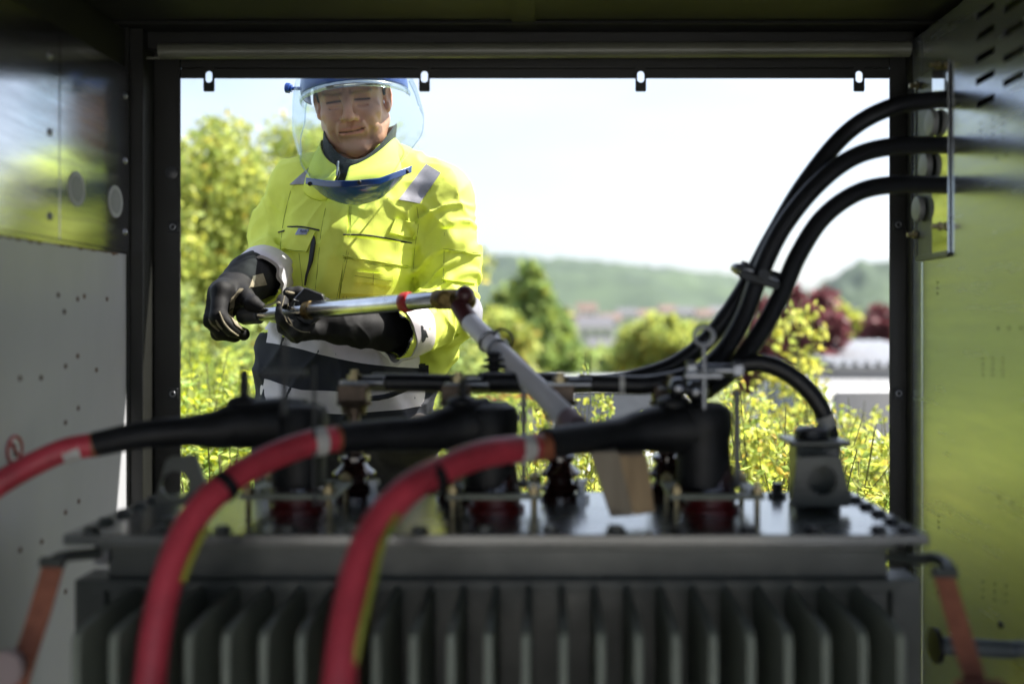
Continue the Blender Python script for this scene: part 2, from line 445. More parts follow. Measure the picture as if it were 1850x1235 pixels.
mb = MB(); mb.bx(-.88, -.86, -.4, YF + .004, 0, ZC + .02); mb.bx(.80, .82, -.4, YF + .004, 0, ZC + .02); mb.bx(-.90, .84, -.45, YF + .07, ZC + .02, ZC + .06)
mb.build('outer_shell', M_frame, kiosk)
# roller tube under the lintel
mb = MB(); Yt = YF - .033; mb.cyl((fx(289, Yt), Yt, fz(93, Yt)), (fx(1643, Yt), Yt, fz(89, Yt)), .0133, 28)
tb = mb.build('roller_tube', M_tube, kiosk)
mb = MB(); mb.cyl((fx(955, Yt), Yt, fz(91, Yt)), (fx(965, Yt), Yt, fz(91, Yt)), .0139, 28); mb.build('tube_joint', M_tube, tb)
mb = MB(); mb.cyl((fx(195, Yt), Yt, fz(105, Yt)), (fx(289, Yt), Yt, fz(105, Yt)), .002, 8); mb.build('edge_rod', M_tube, tb)
# fixings on the jambs
for u, v, big in ((310, 312, 1), (313, 410, 0), (313, 711, 0), (1622, 406, 0), (1623, 710, 0)):
    c = Vector((fx(u), YF, fz(v))); s_ = MB()
    if big: s_.lathe(c, [(.0115, 0), (.0115, .0015), (.009, .003)], 24, (0, -1, 0)); s_.build('round_plug', M_greyplastic, frame)
    else:
        s_.box(c - Vector((0, .0015, 0)), (.018, .003, .019)); q = s_.build('cage_nut', M_bolt, frame, bevel=.001)
        s_ = MB(); s_.torus(c - Vector((0, .0035, 0)), .0045, .0013); s_.build('nut_ring', M_zinc, frame)
# cable bracket plate on the right wall
bp = thing('cable_bracket', (.616, 1.55, fz(460, 1.55)), 'narrow polished metal bracket screwed by the right wall, black cables passing over it', 'bracket')
xb = .625; y0, y1 = xb * F / (1711 - U0), xb * F / (1656 - U0); z0, z1 = fz(455, 1.55), fz(105, 1.55); ym = xb * F / (1683 - U0)
mb = MB(); mb.bx(xb + .001, xb + .004, y0, ym, z0, z1); mb.build('mirror_strip', M_mirror, bp)
mb = MB(); mb.bx(xb + .001, xb + .004, ym, y1, z0, z1); mb.bx(xb - .001, xb + .001, y0, y1 + .003, z0 - .006, z0 + .003); mb.bx(xb - .002, xb + .001, y1, y1 + .004, z0, z1)

mb.build('bracket_plate', M_tfgrey, bp, bevel=.0008)
for u, v in ((1690, 222), (1679, 300), (1666, 377)):
    Y = xb * F / (u - U0); c = Vector((xb - .002, Y, fz(v, Y))); s_ = MB(); s_.lathe(c, [(.021, 0), (.022, .004), (.020, .009), (.008, .011)], 28, (-1, 0, 0)); s_.build('grey_disc', M_stickerd, bp)
for u, v in ((1661, 155), (1699, 118), (1657, 424), (1703, 409)):
    Y = xb * F / (u - U0); c = Vector((xb - .001, Y, fz(v, Y))); s_ = MB(); s_.lathe(c, [(.007, 0), (.007, .006), (.004, .006), (.004, .016)], 6, (-1, 0, 0)); s_.build('bolt', M_brass, bp)
# grommet and conduit, lower right
cd = thing('conduit', (XR, 1.36, fz(1168, 1.36)), 'short grey conduit with a black rubber grommet low on the right wall', 'conduit')
c = P(1680, 1165, 1.36); mb = MB(); mb.lathe(c + Vector((.012, 0, 0)), [(.012, 0), (.024, .001), (.024, .007), (.013, .009)], 28, (-1, 0, 0)); mb.build('grommet', M_rubber, cd)
mb = MB(); mb.cyl(c + Vector((.012, 0, 0)), (XR, c.y, c.z - .006), .012); mb.build('pipe', M_pipe, cd)

# ================================================================== transformer
tf = thing('transformer', (-.063, 1.35, .14), 'grey oil transformer with a row of upright cooling fins and a flat bolted lid', 'transformer')
LZ = H - .257
mb = MB(); mb.bx(-.585, .46, 1.20, 1.50, LZ - .013, LZ); lid = mb.build('lid', M_lid, tf, bevel=.0015)
mb = MB(); mb.bx(-.552, .427, 1.25, 1.455, .16, LZ - .0132); mb.bx(-.565, .435, 1.2352, 1.2498, LZ - .078, LZ - .064); mb.bx(-.555, .43, 1.23, 1.2496, LZ - .0265, LZ - .0135)
mb.bx(.43, .467, 1.245, 1.30, .16, LZ - .066); mb.bx(-.592, -.555, 1.245, 1.30, .16, LZ - .066)
tank = mb.build('tank', M_tfgrey, tf, bevel=.0012)
for i in range(23):
    x = -.511 + i * .0406; m_ = MB(); t = .0048; zt_ = LZ - .072
    prof = []
    pts = [(1.2497, zt_), (1.150, zt_ - .002), (1.088, zt_ - .006), (1.079, zt_ - .010), (1.075, zt_ - .020), (1.075, .30), (1.080, .28), (1.2497, .26)]
    m_.prism([(x - t, y, z) for y, z in pts], (2 * t, 0, 0)); m_.build('cooling_fin', M_fin, tf, bevel=.0022, seg=3)
xsb = [-.56 + .0805 * k for k in range(13)]
pos = [(x, 1.222) for x in xsb if x < .45] + [(-.565, 1.222 + .051 * k) for k in range(1, 5)] + [(.44, 1.222 + .051 * k) for k in range(0, 6)]
for x, y in pos:
    m_ = MB(); m_.lathe((x, y, LZ), [(.0125, 0), (.0125, .0015), (.0090, .0015), (.0088, .0060), (.006, .0068)], 6); m_.build('lid_bolt', M_tfgrey if x < .1 else M_bolt, tf)
def lug(poly, hole, r, Y, th=.008):
    m_ = MB(); n = 32; c = P(*hole, Y); pl = [P(u, v, Y) for u, v in poly]; outer = []; hl = []
    for k in range(n):
        a = 2 * math.pi * k / n; d = Vector((math.cos(a), 0, math.sin(a))); hl.append(c + d * r); best = 9
        for i in range(len(pl)):
            p, q = pl[i], pl[(i + 1) % len(pl)]; e = q - p; den = d.x * e.z - d.z * e.x
            if abs(den) < 1e-9: continue
            t = ((p.x - c.x) * e.z - (p.z - c.z) * e.x) / den; s2 = ((p.x - c.x) * d.z - (p.z - c.z) * d.x) / den
            if t > 0 and -.001 <= s2 <= 1.001: best = min(best, t)
        outer.append(c + d * best)
    m_.ringplate(outer, hl, (0, th, 0)); return m_
lug([(276, 912), (300, 826), (352, 820), (384, 912)], (315, 876), .018, 1.30).build('lifting_lug', M_tfgrey, tf, smooth=20, bevel=.001)
lug([(1428, 915), (1440, 826), (1520, 822), (1542, 915)], (1487, 868), .019, 1.34).build('lifting_lug', M_tfgrey, tf, smooth=20, bevel=.001)
# oil filler neck
c = P(1472, 912, 1.41); m_ = MB(); m_.bx(c.x - .032, c.x + .030, 1.385, 1.435, LZ, fz(800, 1.41)); fl = m_.build('oil_filler', M_tfgrey, tf, bevel=.004)
m_ = MB(); m_.bx(c.x - .043, c.x + .041, 1.37, 1.45, fz(800, 1.41), fz(791, 1.41)); m_.build('filler_flange', M_tfgrey, fl, bevel=.002)
m_ = MB(); m_.lathe((c.x - .004, 1.41, fz(791, 1.41)), [(.026, 0), (.024, .004), (.024, .0125), (.018, .016)], 24); m_.build('filler_cap', M_bolt, fl)
m_ = MB(); m_.lathe((fx(1410, 1.44), 1.46, LZ), [(.014, 0), (.014, .006), (.008, .006), (.008, .02)], 6); m_.build('drain_plug', M_bolt, tf)
# high voltage bushing seats: red ring under a clamp plate with studs
seats = [(540, 1.36), (895, 1.36), (1283, 1.36)]
for u, Y in seats:
    x = fx(u, Y)
    m_ = MB(); m_.lathe((x, Y, LZ), [(.040, 0), (.040, .006), (.034, .008), (.034, .014), (.038, .016), (.038, .022)], 32); m_.build('bushing_ring', M_redring, tf)
    m_ = MB(); zp = LZ + .024
    m_.bx(x - .062, x + .062, Y - .062, Y - .044, zp, zp + .007); m_.bx(x - .062, x + .062, Y + .044, Y + .062, zp, zp + .007)
    m_.bx(x - .062, x - .044, Y - .0438, Y + .0438, zp, zp + .007); m_.bx(x + .044, x + .062, Y - .0438, Y + .0438, zp, zp + .007)
    pl_ = m_.build('clamp_plate', M_fin, tf, bevel=.001)
    for sx in (-1, 1):
        for sy in (-1, 1):
            m_ = MB(); m_.lathe((x + sx * .053, Y + sy * .053, LZ), [(.004, 0), (.004, .031), (.0085, .031), (.0085, .039), (.004, .039), (.004, .043)], 6); m_.build('brass_stud', M_brass, pl_)
    m_ = MB(); m_.lathe((x, Y, LZ + .022), [(.037, 0), (.034, .01), (.029, .04), (.027, .07)], 30); m_.build('bushing', M_porc, tf)
# low voltage porcelain insulators with terminal posts
for u, top in ((640, 1), (825, 1), (1012, 1), (1205, 1)):
    x = fx(u, 1.445); m_ = MB()
    pr = [(.030, 0), (.030, .006), (.024, .009)]
    for k in range(2): b_ = .010 + k * .021; pr += [(.021, b_), (.030, b_ + .004), (.031, b_ + .008), (.022, b_ + .014), (.019, b_ + .018)]
    pr += [(.017, .052), (.022, .056), (.022, .062), (.012, .066)]
    m_.lathe((x, 1.445, LZ), pr, 32); ins = m_.build('porcelain_insulator', M_porc, tf)
    m_ = MB(); m_.lathe((x, 1.445, LZ + .064), [(.013, 0), (.013, .03), (.009, .032), (.009, .058)], 20); m_.build('terminal_stud', M_copper, ins)
    m_ = MB(); zb = fz(705, 1.445); m_.lathe((x, 1.445, LZ + .122), [(.017, 0), (.019, .012), (.026, .014), (.026, .019)], 20); m_.bx(x - .021, x + .021, 1.425, 1.465, LZ + .141, LZ + .165)
    m_.build('terminal_block', M_copper, ins, bevel=.002)
    m_ = MB(); m_.lathe((x + .03, 1.43, LZ), [(.012, 0), (.012, .008), (.006, .008), (.006, .022), (.010, .022), (.010, .030)], 6); m_.build('clamp_bolt', M_zinc, tf)

# ================================================================== high voltage cables with their elbow plugs
def hv(name_label, u, Y, blk, red, r=.0155, ring=None, tape=None, band=None, knob=None, strap=False, blk_r=None):
    x = fx(u, Y); t = thing('high_voltage_cable', (x, Y, LZ), name_label, 'cable', 'red high voltage cables plugged into the transformer')
    # elbow plug: upright body, horizontal boot and cap as one moulded piece
    m_ = MB()
    m_.lathe((x, Y, LZ + .030), [(.031, 0), (.036, .004), (.037, .05), (.036, .066), (.039, .076), (.040, .098), (.035, .110), (.024, .116)], 32)
    pts, rr = spline(PN(blk), 8, blk_r); m_.tube(pts, rr, 28); eb = m_.build('elbow_plug', M_rubber, t)
    if knob:
        kx, kz = fx(knob[0], Y), fz(knob[1], Y); m_ = MB(); zb = LZ + .126
        m_.lathe((kx, Y, zb), [(.024, 0), (.023, .022), (.018, .027), (.006, .030), (.005, max(.034, kz - zb))], 20); m_.build('test_cap', M_rubber, eb)
    m_ = MB(); pts = spline(PN(red), 10); m_.tube(pts, r, 24); rd = m_.build('red_sheath', M_red, t)
    a, b = P(*band[0]), P(*band[1]); m_ = MB(); m_.cyl(a, b, r * 1.07, 24); m_.build('white_label', M_label, rd)
    m_ = MB(); pts2 = pts[-4:]; e = pts[-1]; m_.cyl(pts[-3], e + (e - pts[-3]) * .15, r * 1.05, 24); m_.build('tape_end', mat('brown_tape', (.30, .10, .05), .5), rd)
    if ring: m_ = MB(); a, b = P(*ring[0]), P(*ring[1]); m_.cyl(a, b, r * 1.12, 20); m_.build('cable_tie', M_rubber, rd)
    if tape:
        m_ = MB(); m_.tube(spline(PN(tape), 8), .0035, 8); m_.build('yellow_wire', M_yellowtape, rd)
    if strap:
        m_ = MB(); m_.bx(x + .0425, x + .050, Y - .006, Y + .006, LZ + .03, fz(705, Y)); m_.build('bail_strap', M_greyplastic, eb)
    return t, eb
hv('red cable entering from the left edge into the leftmost black elbow plug', 540, 1.36,
   [(172, 802, 1.30), (260, 785, 1.31), (345, 778, 1.33), (395, 775, 1.34), (430, 768, 1.35), (500, 765, 1.36), (548, 768, 1.36)],
   [(-150, 965, 1.22), (-60, 915, 1.24), (0, 872, 1.25), (60, 838, 1.27), (120, 812, 1.285), (172, 803, 1.30)], blk_r=[.0165, .0185, .021, .027, .032, .036, .036],
   band=((112, 816, 1.284), (142, 808, 1.292)), knob=(441, 668))
hv('middle red cable rising from below and tied once, ending in the middle black elbow plug', 885, 1.36,
   [(612, 792, 1.26), (680, 786, 1.29), (760, 782, 1.32), (800, 775, 1.34), (840, 768, 1.355), (885, 765, 1.36)],
   [(262, 1420, 1.00), (270, 1240, 1.03), (292, 1090, 1.06), (335, 960, 1.10), (400, 880, 1.14), (480, 830, 1.19), (560, 800, 1.23), (612, 792, 1.26)], r=.0165, blk_r=[.0195, .0205, .0235, .029, .035, .037],
   band=((562, 800, 1.232), (585, 796, 1.243)), ring=((398, 884, 1.137), (412, 873, 1.145)), knob=(836, 684), strap=True, tape=[(368, 960, 1.085), (345, 1010, 1.07), (330, 1050, 1.06)])
hv('rightmost red cable with a yellow wire along it, ending in the right black elbow plug', 1270, 1.36,
   [(985, 800, 1.24), (1050, 792, 1.28), (1120, 785, 1.32), (1160, 778, 1.34), (1210, 773, 1.355), (1265, 772, 1.36)],
   [(600, 1420, .92), (612, 1240, .95), (632, 1090, .99), (668, 970, 1.03), (730, 890, 1.07), (800, 848, 1.12), (880, 818, 1.17), (985, 806, 1.24)], r=.0168, blk_r=[.0195, .0205, .0225, .028, .035, .037],
   band=((932, 812, 1.205), (955, 809, 1.22)), ring=((772, 868, 1.10), (786, 858, 1.11)), knob=(1215, 690), strap=True,
   tape=[(716, 930, 1.04), (690, 985, 1.01), (672, 1060, .985), (655, 1130, .965), (640, 1200, .955)])
# eye bolts standing on the plugs
for (ue, ve, Y, lab) in ((1272, 607, 1.33, 'zinc eye bolt with clamp foot above the right black elbow plug'), (514, 588, 1.12, 'zinc eye bolt with clamp foot above the left black elbow plug')):
    e = thing('eye_bolt', P(ue, ve + 75, Y), lab, 'eye bolt', 'eye bolts above the plugs'); c = P(ue, ve, Y)
    m_ = MB(); m_.torus(c, .0125, .0030 if ue > 900 else .0022, (.15, 1, 0)); MZ = M_zinc if ue > 900 else M_bolt; m_.build('ring', MZ, e)
    m_ = MB(); m_.tube([c - Vector((0, 0, .016)), c - Vector((0, 0, .05))], [.0035, .0028], 12); m_.build('shank', MZ, e)
    m_ = MB(); m_.bx(c.x - .026, c.x + .024, c.y - .006, c.y + .006, c.z - .056, c.z - .050); m_.cyl(c - Vector((0, 0, .05)), c - Vector((0, 0, .10)), .004); m_.build('clamp_foot', MZ, e, bevel=.001)
    if ue < 900:
        m_ = MB(); m_.cyl(c + Vector((.010, .10, -.05)), Vector((c.x + .010 , c.y + .10, LZ + .03)), .0022); m_.build('tie_rod', M_bolt, e)
    else:
        m_ = MB(); a = P(1240, 668, 1.36); b = P(1340, 668, 1.36)
        m_.cyl(a, b, .008); m_.lathe(a, [(.013, 0), (.013, .012)], 6, (1, 0, 0)); m_.lathe(b, [(.013, -.012), (.013, 0)], 6, (1, 0, 0)); m_.ball(P(1225, 700, 1.36), .014); m_.ball(P(1258, 706, 1.36), .016)
        m_.build('screw_clamp', M_zinc, e)

# ================================================================== low voltage cables
def lv(label, pts, r=.0148, lugp=None, bands=()):
    t = thing('black_cable', P(*pts[-1]), label, 'cable', 'thick black low voltage cables')
    m_ = MB(); m_.tube(spline(PN(pts), 10), r, 22); sh = m_.build('black_sheath', M_cable, t)
    if lugp:
        u, v, Y = lugp; c = P(u, v, Y); m_ = MB(); m_.cyl(c + Vector((.045, 0, 0)), c + Vector((.012, 0, 0)), .0095); m_.bx(c.x - .02, c.x + .02, c.y - .012, c.y + .012, c.z - .003, c.z + .003)
        m_.build('cable_lug', M_zinc, t, bevel=.001)
        m_ = MB(); m_.lathe(c, [(.011, .003), (.011, .011), (.006, .011), (.006, .018)], 6); m_.build('lug_bolt', M_brass, t)
    for a, b in bands: m_ = MB(); m_.cyl(P(*a), P(*b), r * 1.06, 22); m_.build('printed_sleeve', M_label, t)
    return t
WX = [(1900, 262, 1.45), (1800, 208, 1.50)]
lv('topmost of the three black cables arching in from the right wall', [(1722, 184, 1.585), (1700, 180, 1.58), (1610, 194, 1.56), (1530, 240, 1.56), (1455, 330, 1.55), (1395, 430, 1.54), (1352, 510, 1.53), (1290, 600, 1.52), (1225, 655, 1.52), (1150, 682, 1.52), (1060, 694, 1.51), (940, 694, 1.50), (800, 692, 1.49), (672, 690, 1.485)], r=.0140, lugp=(640, 690, 1.472))
lv('middle black cable of the three arching in from the right wall', [(1722, 264, 1.58), (1700, 262, 1.575), (1610, 265, 1.54), (1540, 285, 1.52), (1475, 335, 1.51), (1415, 410, 1.505), (1375, 490, 1.50), (1345, 570, 1.49), (1310, 630, 1.475), (1262, 672, 1.455), (1180, 694, 1.45), (1110, 694, 1.45), (1045, 692, 1.45)], r=.0141, lugp=(1012, 694, 1.44), bands=[((1118, 694, 1.45), (1128, 694, 1.45))])
lv('lowest black cable of the three arching in from the right wall', [(1722, 335, 1.58), (1700, 334, 1.575), (1610, 334, 1.54), (1545, 350, 1.52), (1485, 395, 1.51), (1440, 465, 1.50), (1408, 540, 1.49), (1365, 615, 1.475), (1320, 670, 1.455), (1275, 705, 1.43)], r=.0140, lugp=(1212, 700, 1.435))
lv('black cable bowing over to the right and down behind the oil filler', [(1255, 700, 1.47), (1300, 675, 1.46), (1345, 657, 1.455), (1395, 660, 1.45), (1445, 690, 1.45), (1482, 735, 1.45), (1500, 790, 1.455), (1502, 850, 1.46), (1500, 905, 1.47)], r=.0135, bands=[((1488, 750, 1.45), (1496, 770, 1.452))])
lv('short black cable lying between the two middle terminals', [(1010, 690, 1.50), (950, 690, 1.48), (868, 690, 1.46)], r=.0150, lugp=(828, 694, 1.455))
# aluminium cleat holding the three cables
cl = thing('cable_cleat', P(1365, 500, 1.52), 'silver cleat clamping the three arching black cables together in mid air', 'cable clamp')
m_ = MB(); a = P(1345, 490, 1.50); b = P(1410, 512, 1.50); d = (b - a).normalized(); nrm = Vector((-d.z, 0, d.x)) * .0
for c_, s__ in ((P(1352, 492, 1.515), .024), (P(1388, 506, 1.51), .024)): m_.torus(c_, s__ * .9, .0065, (.35, .1, 1), sq=.9)
m_.build('clamp_ring', M_zinc, cl)
m_ = MB(); q = Matrix.Rotation(R(18), 3, 'Y'); m_.box(P(1372, 506, 1.475), (.062, .006, .012), q); m_.build('clamp_bar', M_bolt, cl, bevel=.0015); m_ = MB(); m_.box(P(1378, 496, 1.548), (.075, .006, .022), q); m_.build('clamp_bar', M_bolt, cl, bevel=.0015)
m_ = MB(); m_.cyl(P(1380, 497, 1.47), P(1380, 497, 1.57), .0045, 8); m_.lathe(P(1380, 497, 1.47), [(.009, 0), (.009, .006)], 6, (0, -1, 0)); m_.build('clamp_screw', M_bolt, cl)
# thin black disc fins behind (birds-nest connector)
t = thing('insulated_connector', P(892, 690, 1.50), 'small black finned connector standing just left of the slanting white tube', 'connector'); m_ = MB(); c = P(892, 655, 1.50)
pr = [(.006, -.03)]
for k in range(4): pr += [(.008, -.02 + k * .01), (.024 - .004 * k, -.017 + k * .01), (.024 - .004 * k, -.015 + k * .01), (.008, -.012 + k * .01)]
m_.lathe(c, pr, 20); m_.build('finned_cap', M_rubber, t)
m_ = MB(); m_.cyl(c - Vector((0, 0, .028)), c - Vector((0, 0, .045)), .005); m_.build('connector_pin', M_zinc, t)

# ================================================================== wooden block, lashing straps
t = thing('wooden_block', P(1130, 925, 1.27), 'pale wooden wedge leaning against the black plug on the lid', 'wood block')
m_ = MB(); a = [P(1064, 818, 1.29), P(1125, 816, 1.245), P(1150, 934, 1.235), P(1105, 934, 1.265)]; m_.prism(a, (.001, .001, 0)); 
def slab(poly, ofs, mt, nm):
    m_ = MB(); m_.prism([P(*p) for p in poly], ofs); return m_.build(nm, mt, t, bevel=.002)
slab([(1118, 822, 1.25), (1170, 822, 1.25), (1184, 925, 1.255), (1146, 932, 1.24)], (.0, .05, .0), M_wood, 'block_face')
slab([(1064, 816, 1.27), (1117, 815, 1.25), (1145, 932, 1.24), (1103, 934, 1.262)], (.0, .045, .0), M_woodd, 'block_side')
def strap(label, pts, wdt, hook, Y, mirror=1):
    t = thing('lashing_strap', P(*pts[0]), label, 'strap', 'orange lashing straps at the transformer corners')
    m_ = MB(); A = spline(PN(pts), 8); vs = []; n = len(A)
    for i, p in enumerate(A):
        vs += [p + Vector((-wdt / 2, 0, 0)), p + Vector((wdt / 2, .004, 0)), p + Vector((wdt / 2, .0065, 0)), p + Vector((-wdt / 2, .0025, 0))]
    fs = []
    for i in range(n - 1):
        for k in range(4): fs.append((i * 4 + k, i * 4 + (k + 1) % 4, i * 4 + 4 + (k + 1) % 4, i * 4 + 4 + k))
    fs += [(3, 2, 1, 0), (n * 4 - 4, n * 4 - 3, n * 4 - 2, n * 4 - 1)]
    m_.add(vs, fs); m_.build('webbing', M_strap, t)
    m_ = MB(); m_.tube(spline(PN(hook), 6), .007, 10); a = P(*pts[0]); m_.cyl(a + Vector((-wdt * .55, 0, .002)), a + Vector((wdt * .55, 0, .002)), .0065, 12); m_.build('steel_hook', M_tfgrey, t)
    return t
strap('orange strap hooked at the right corner of the transformer, running down to the right', [(1706, 1036, 1.14), (1722, 1090, 1.12), (1745, 1170, 1.09), (1775, 1260, 1.06), (1800, 1340, 1.04)], .025,
      [(1608, 1005, 1.25), (1650, 1010, 1.22), (1690, 1008, 1.19), (1712, 1020, 1.16), (1716, 1036, 1.14)], 1.14)
t = strap('orange strap hooked at the left corner of the transformer, running down to the left', [(95, 1018, 1.16), (80, 1070, 1.14), (62, 1130, 1.12), (42, 1190, 1.10), (20, 1260, 1.08)], .024,
      [(192, 998, 1.25), (160, 1000, 1.22), (125, 1003, 1.19), (104, 1008, 1.17), (98, 1018, 1.16)], 1.16)
m_ = MB(); m_.bx(fx(172, 1.24), fx(196, 1.24), 1.235, 1.30, fz(1018, 1.24), fz(984, 1.24)); m_.build('tie_bracket', M_zinc, t, bevel=.001)
m_ = MB(); m_.cyl(P(-20, 1205, 1.08), P(30, 1205, 1.10), .015); m_.lathe(P(15, 1205, 1.07), [(.02, 0), (.02, .01)], 20, (0, -1, 0)); m_.build('ratchet', mat('pale_ratchet', (.45, .36, .36), .4, .5), t)
m_ = MB(); m_.bx(fx(1690, 1.10), fx(1830, 1.02), 1.02, 1.05, fz(1262, 1.05), fz(1226, 1.05)); tq = m_.build('strap_end', M_strap, bpy.data.objects['lashing_strap'])

# ================================================================== the earthing stick held by the worker
def lerp_(a, b, t): return a + (b - a) * t
gs = thing('telescopic_rod', P(700, 548, 1.88), 'shiny telescopic rod held in both gloves with a white tube hinged down at its end', 'rod')
A = P(436, 571, 1.955); B = P(562, 560, 1.898); C = P(790, 541, 1.70)
m_ = MB(); m_.cyl(A + (B - A) * .2, B, .0128, 36); m_.build('inner_tube', M_chrome, gs)
m_ = MB(); m_.tube([A + (A - B) * .02, A + (B - A) * .04, A + (B - A) * .24, A + (B - A) * .25], [.013, .0175, .0175, .0165], 32); m_.torus(A + (B - A) * .255, .0145, .0035, (B - A).normalized()); m_.build('end_grip', M_greyplastic, gs)
m_ = MB(); m_.tube([B, B + (C - B) * .01, C], [.0150, .0170, .0152], 40); m_.build('outer_tube', M_chrome, gs)
m_ = MB(); m_.cyl(B - (C - B) * .035, B + (C - B) * .015, .0182, 32); m_.build('collar', M_brassd, gs)
q0 = lerp_(B, C, .75); q1 = lerp_(B, C, .81); m_ = MB(); m_.tube([q0, q0 + (q1 - q0) * .2, q1 - (q1 - q0) * .2, q1], [.0170, .0182, .0182, .0170], 36); m_.build('red_band', M_redband, gs)
D = P(842, 540, 1.665); m_ = MB(); m_.tube([C - (D - C) * .05, C, C + (D - C) * .7, D], [.0155, .0170, .0170, .0155], 28); m_.ball(D + Vector((0, 0, -.002)), .0175); 
m_.lathe(P(806, 541, 1.672), [(.0145, 0), (.0145, .007), (.009, .008), (.009, .011)], 24, (-.1, -1, 0)); jn = m_.build('hinge_joint', M_brassd, gs)
m_ = MB(); m_.ball(P(840, 533, 1.655), .0165); m_.tube([P(828, 550, 1.655), P(852, 586, 1.63)], [.0150, .0165], 28); m_.build('hinge_fork', mat('dark_red_hinge', (.07, .02, .022), .4), gs)
E0 = P(850, 583, 1.63); E1 = P(1036, 766, 1.36); m_ = MB(); m_.tube([E0, E0 + (E1 - E0) * .99, E1], [.0160, .0160, .014], 32); m_.build('white_tube', M_whitetube, gs)
for f_, r__ in ((.215, .0225), (.305, .0225)):
    c = E0 + (E1 - E0) * f_; m_ = MB(); m_.torus(c, .0170, .0028, (E1 - E0).normalized()); m_.build('ring_clamp', M_zinc, gs)
m_ = MB(); m_.torus(E0 + (E1 - E0) * .26 + Vector((.014, -.004, .010)), .016, .0018, (.3, 1, .2)); m_.build('pull_ring', M_bolt, gs)
m_ = MB(); m_.tube([E1 - (E1 - E0) * .05, E1 + (E1 - E0) * .03], [.0168, .0172], 28); m_.build('end_ferrule', mat('dull_pink_end', (.30, .20, .22), .5), gs)
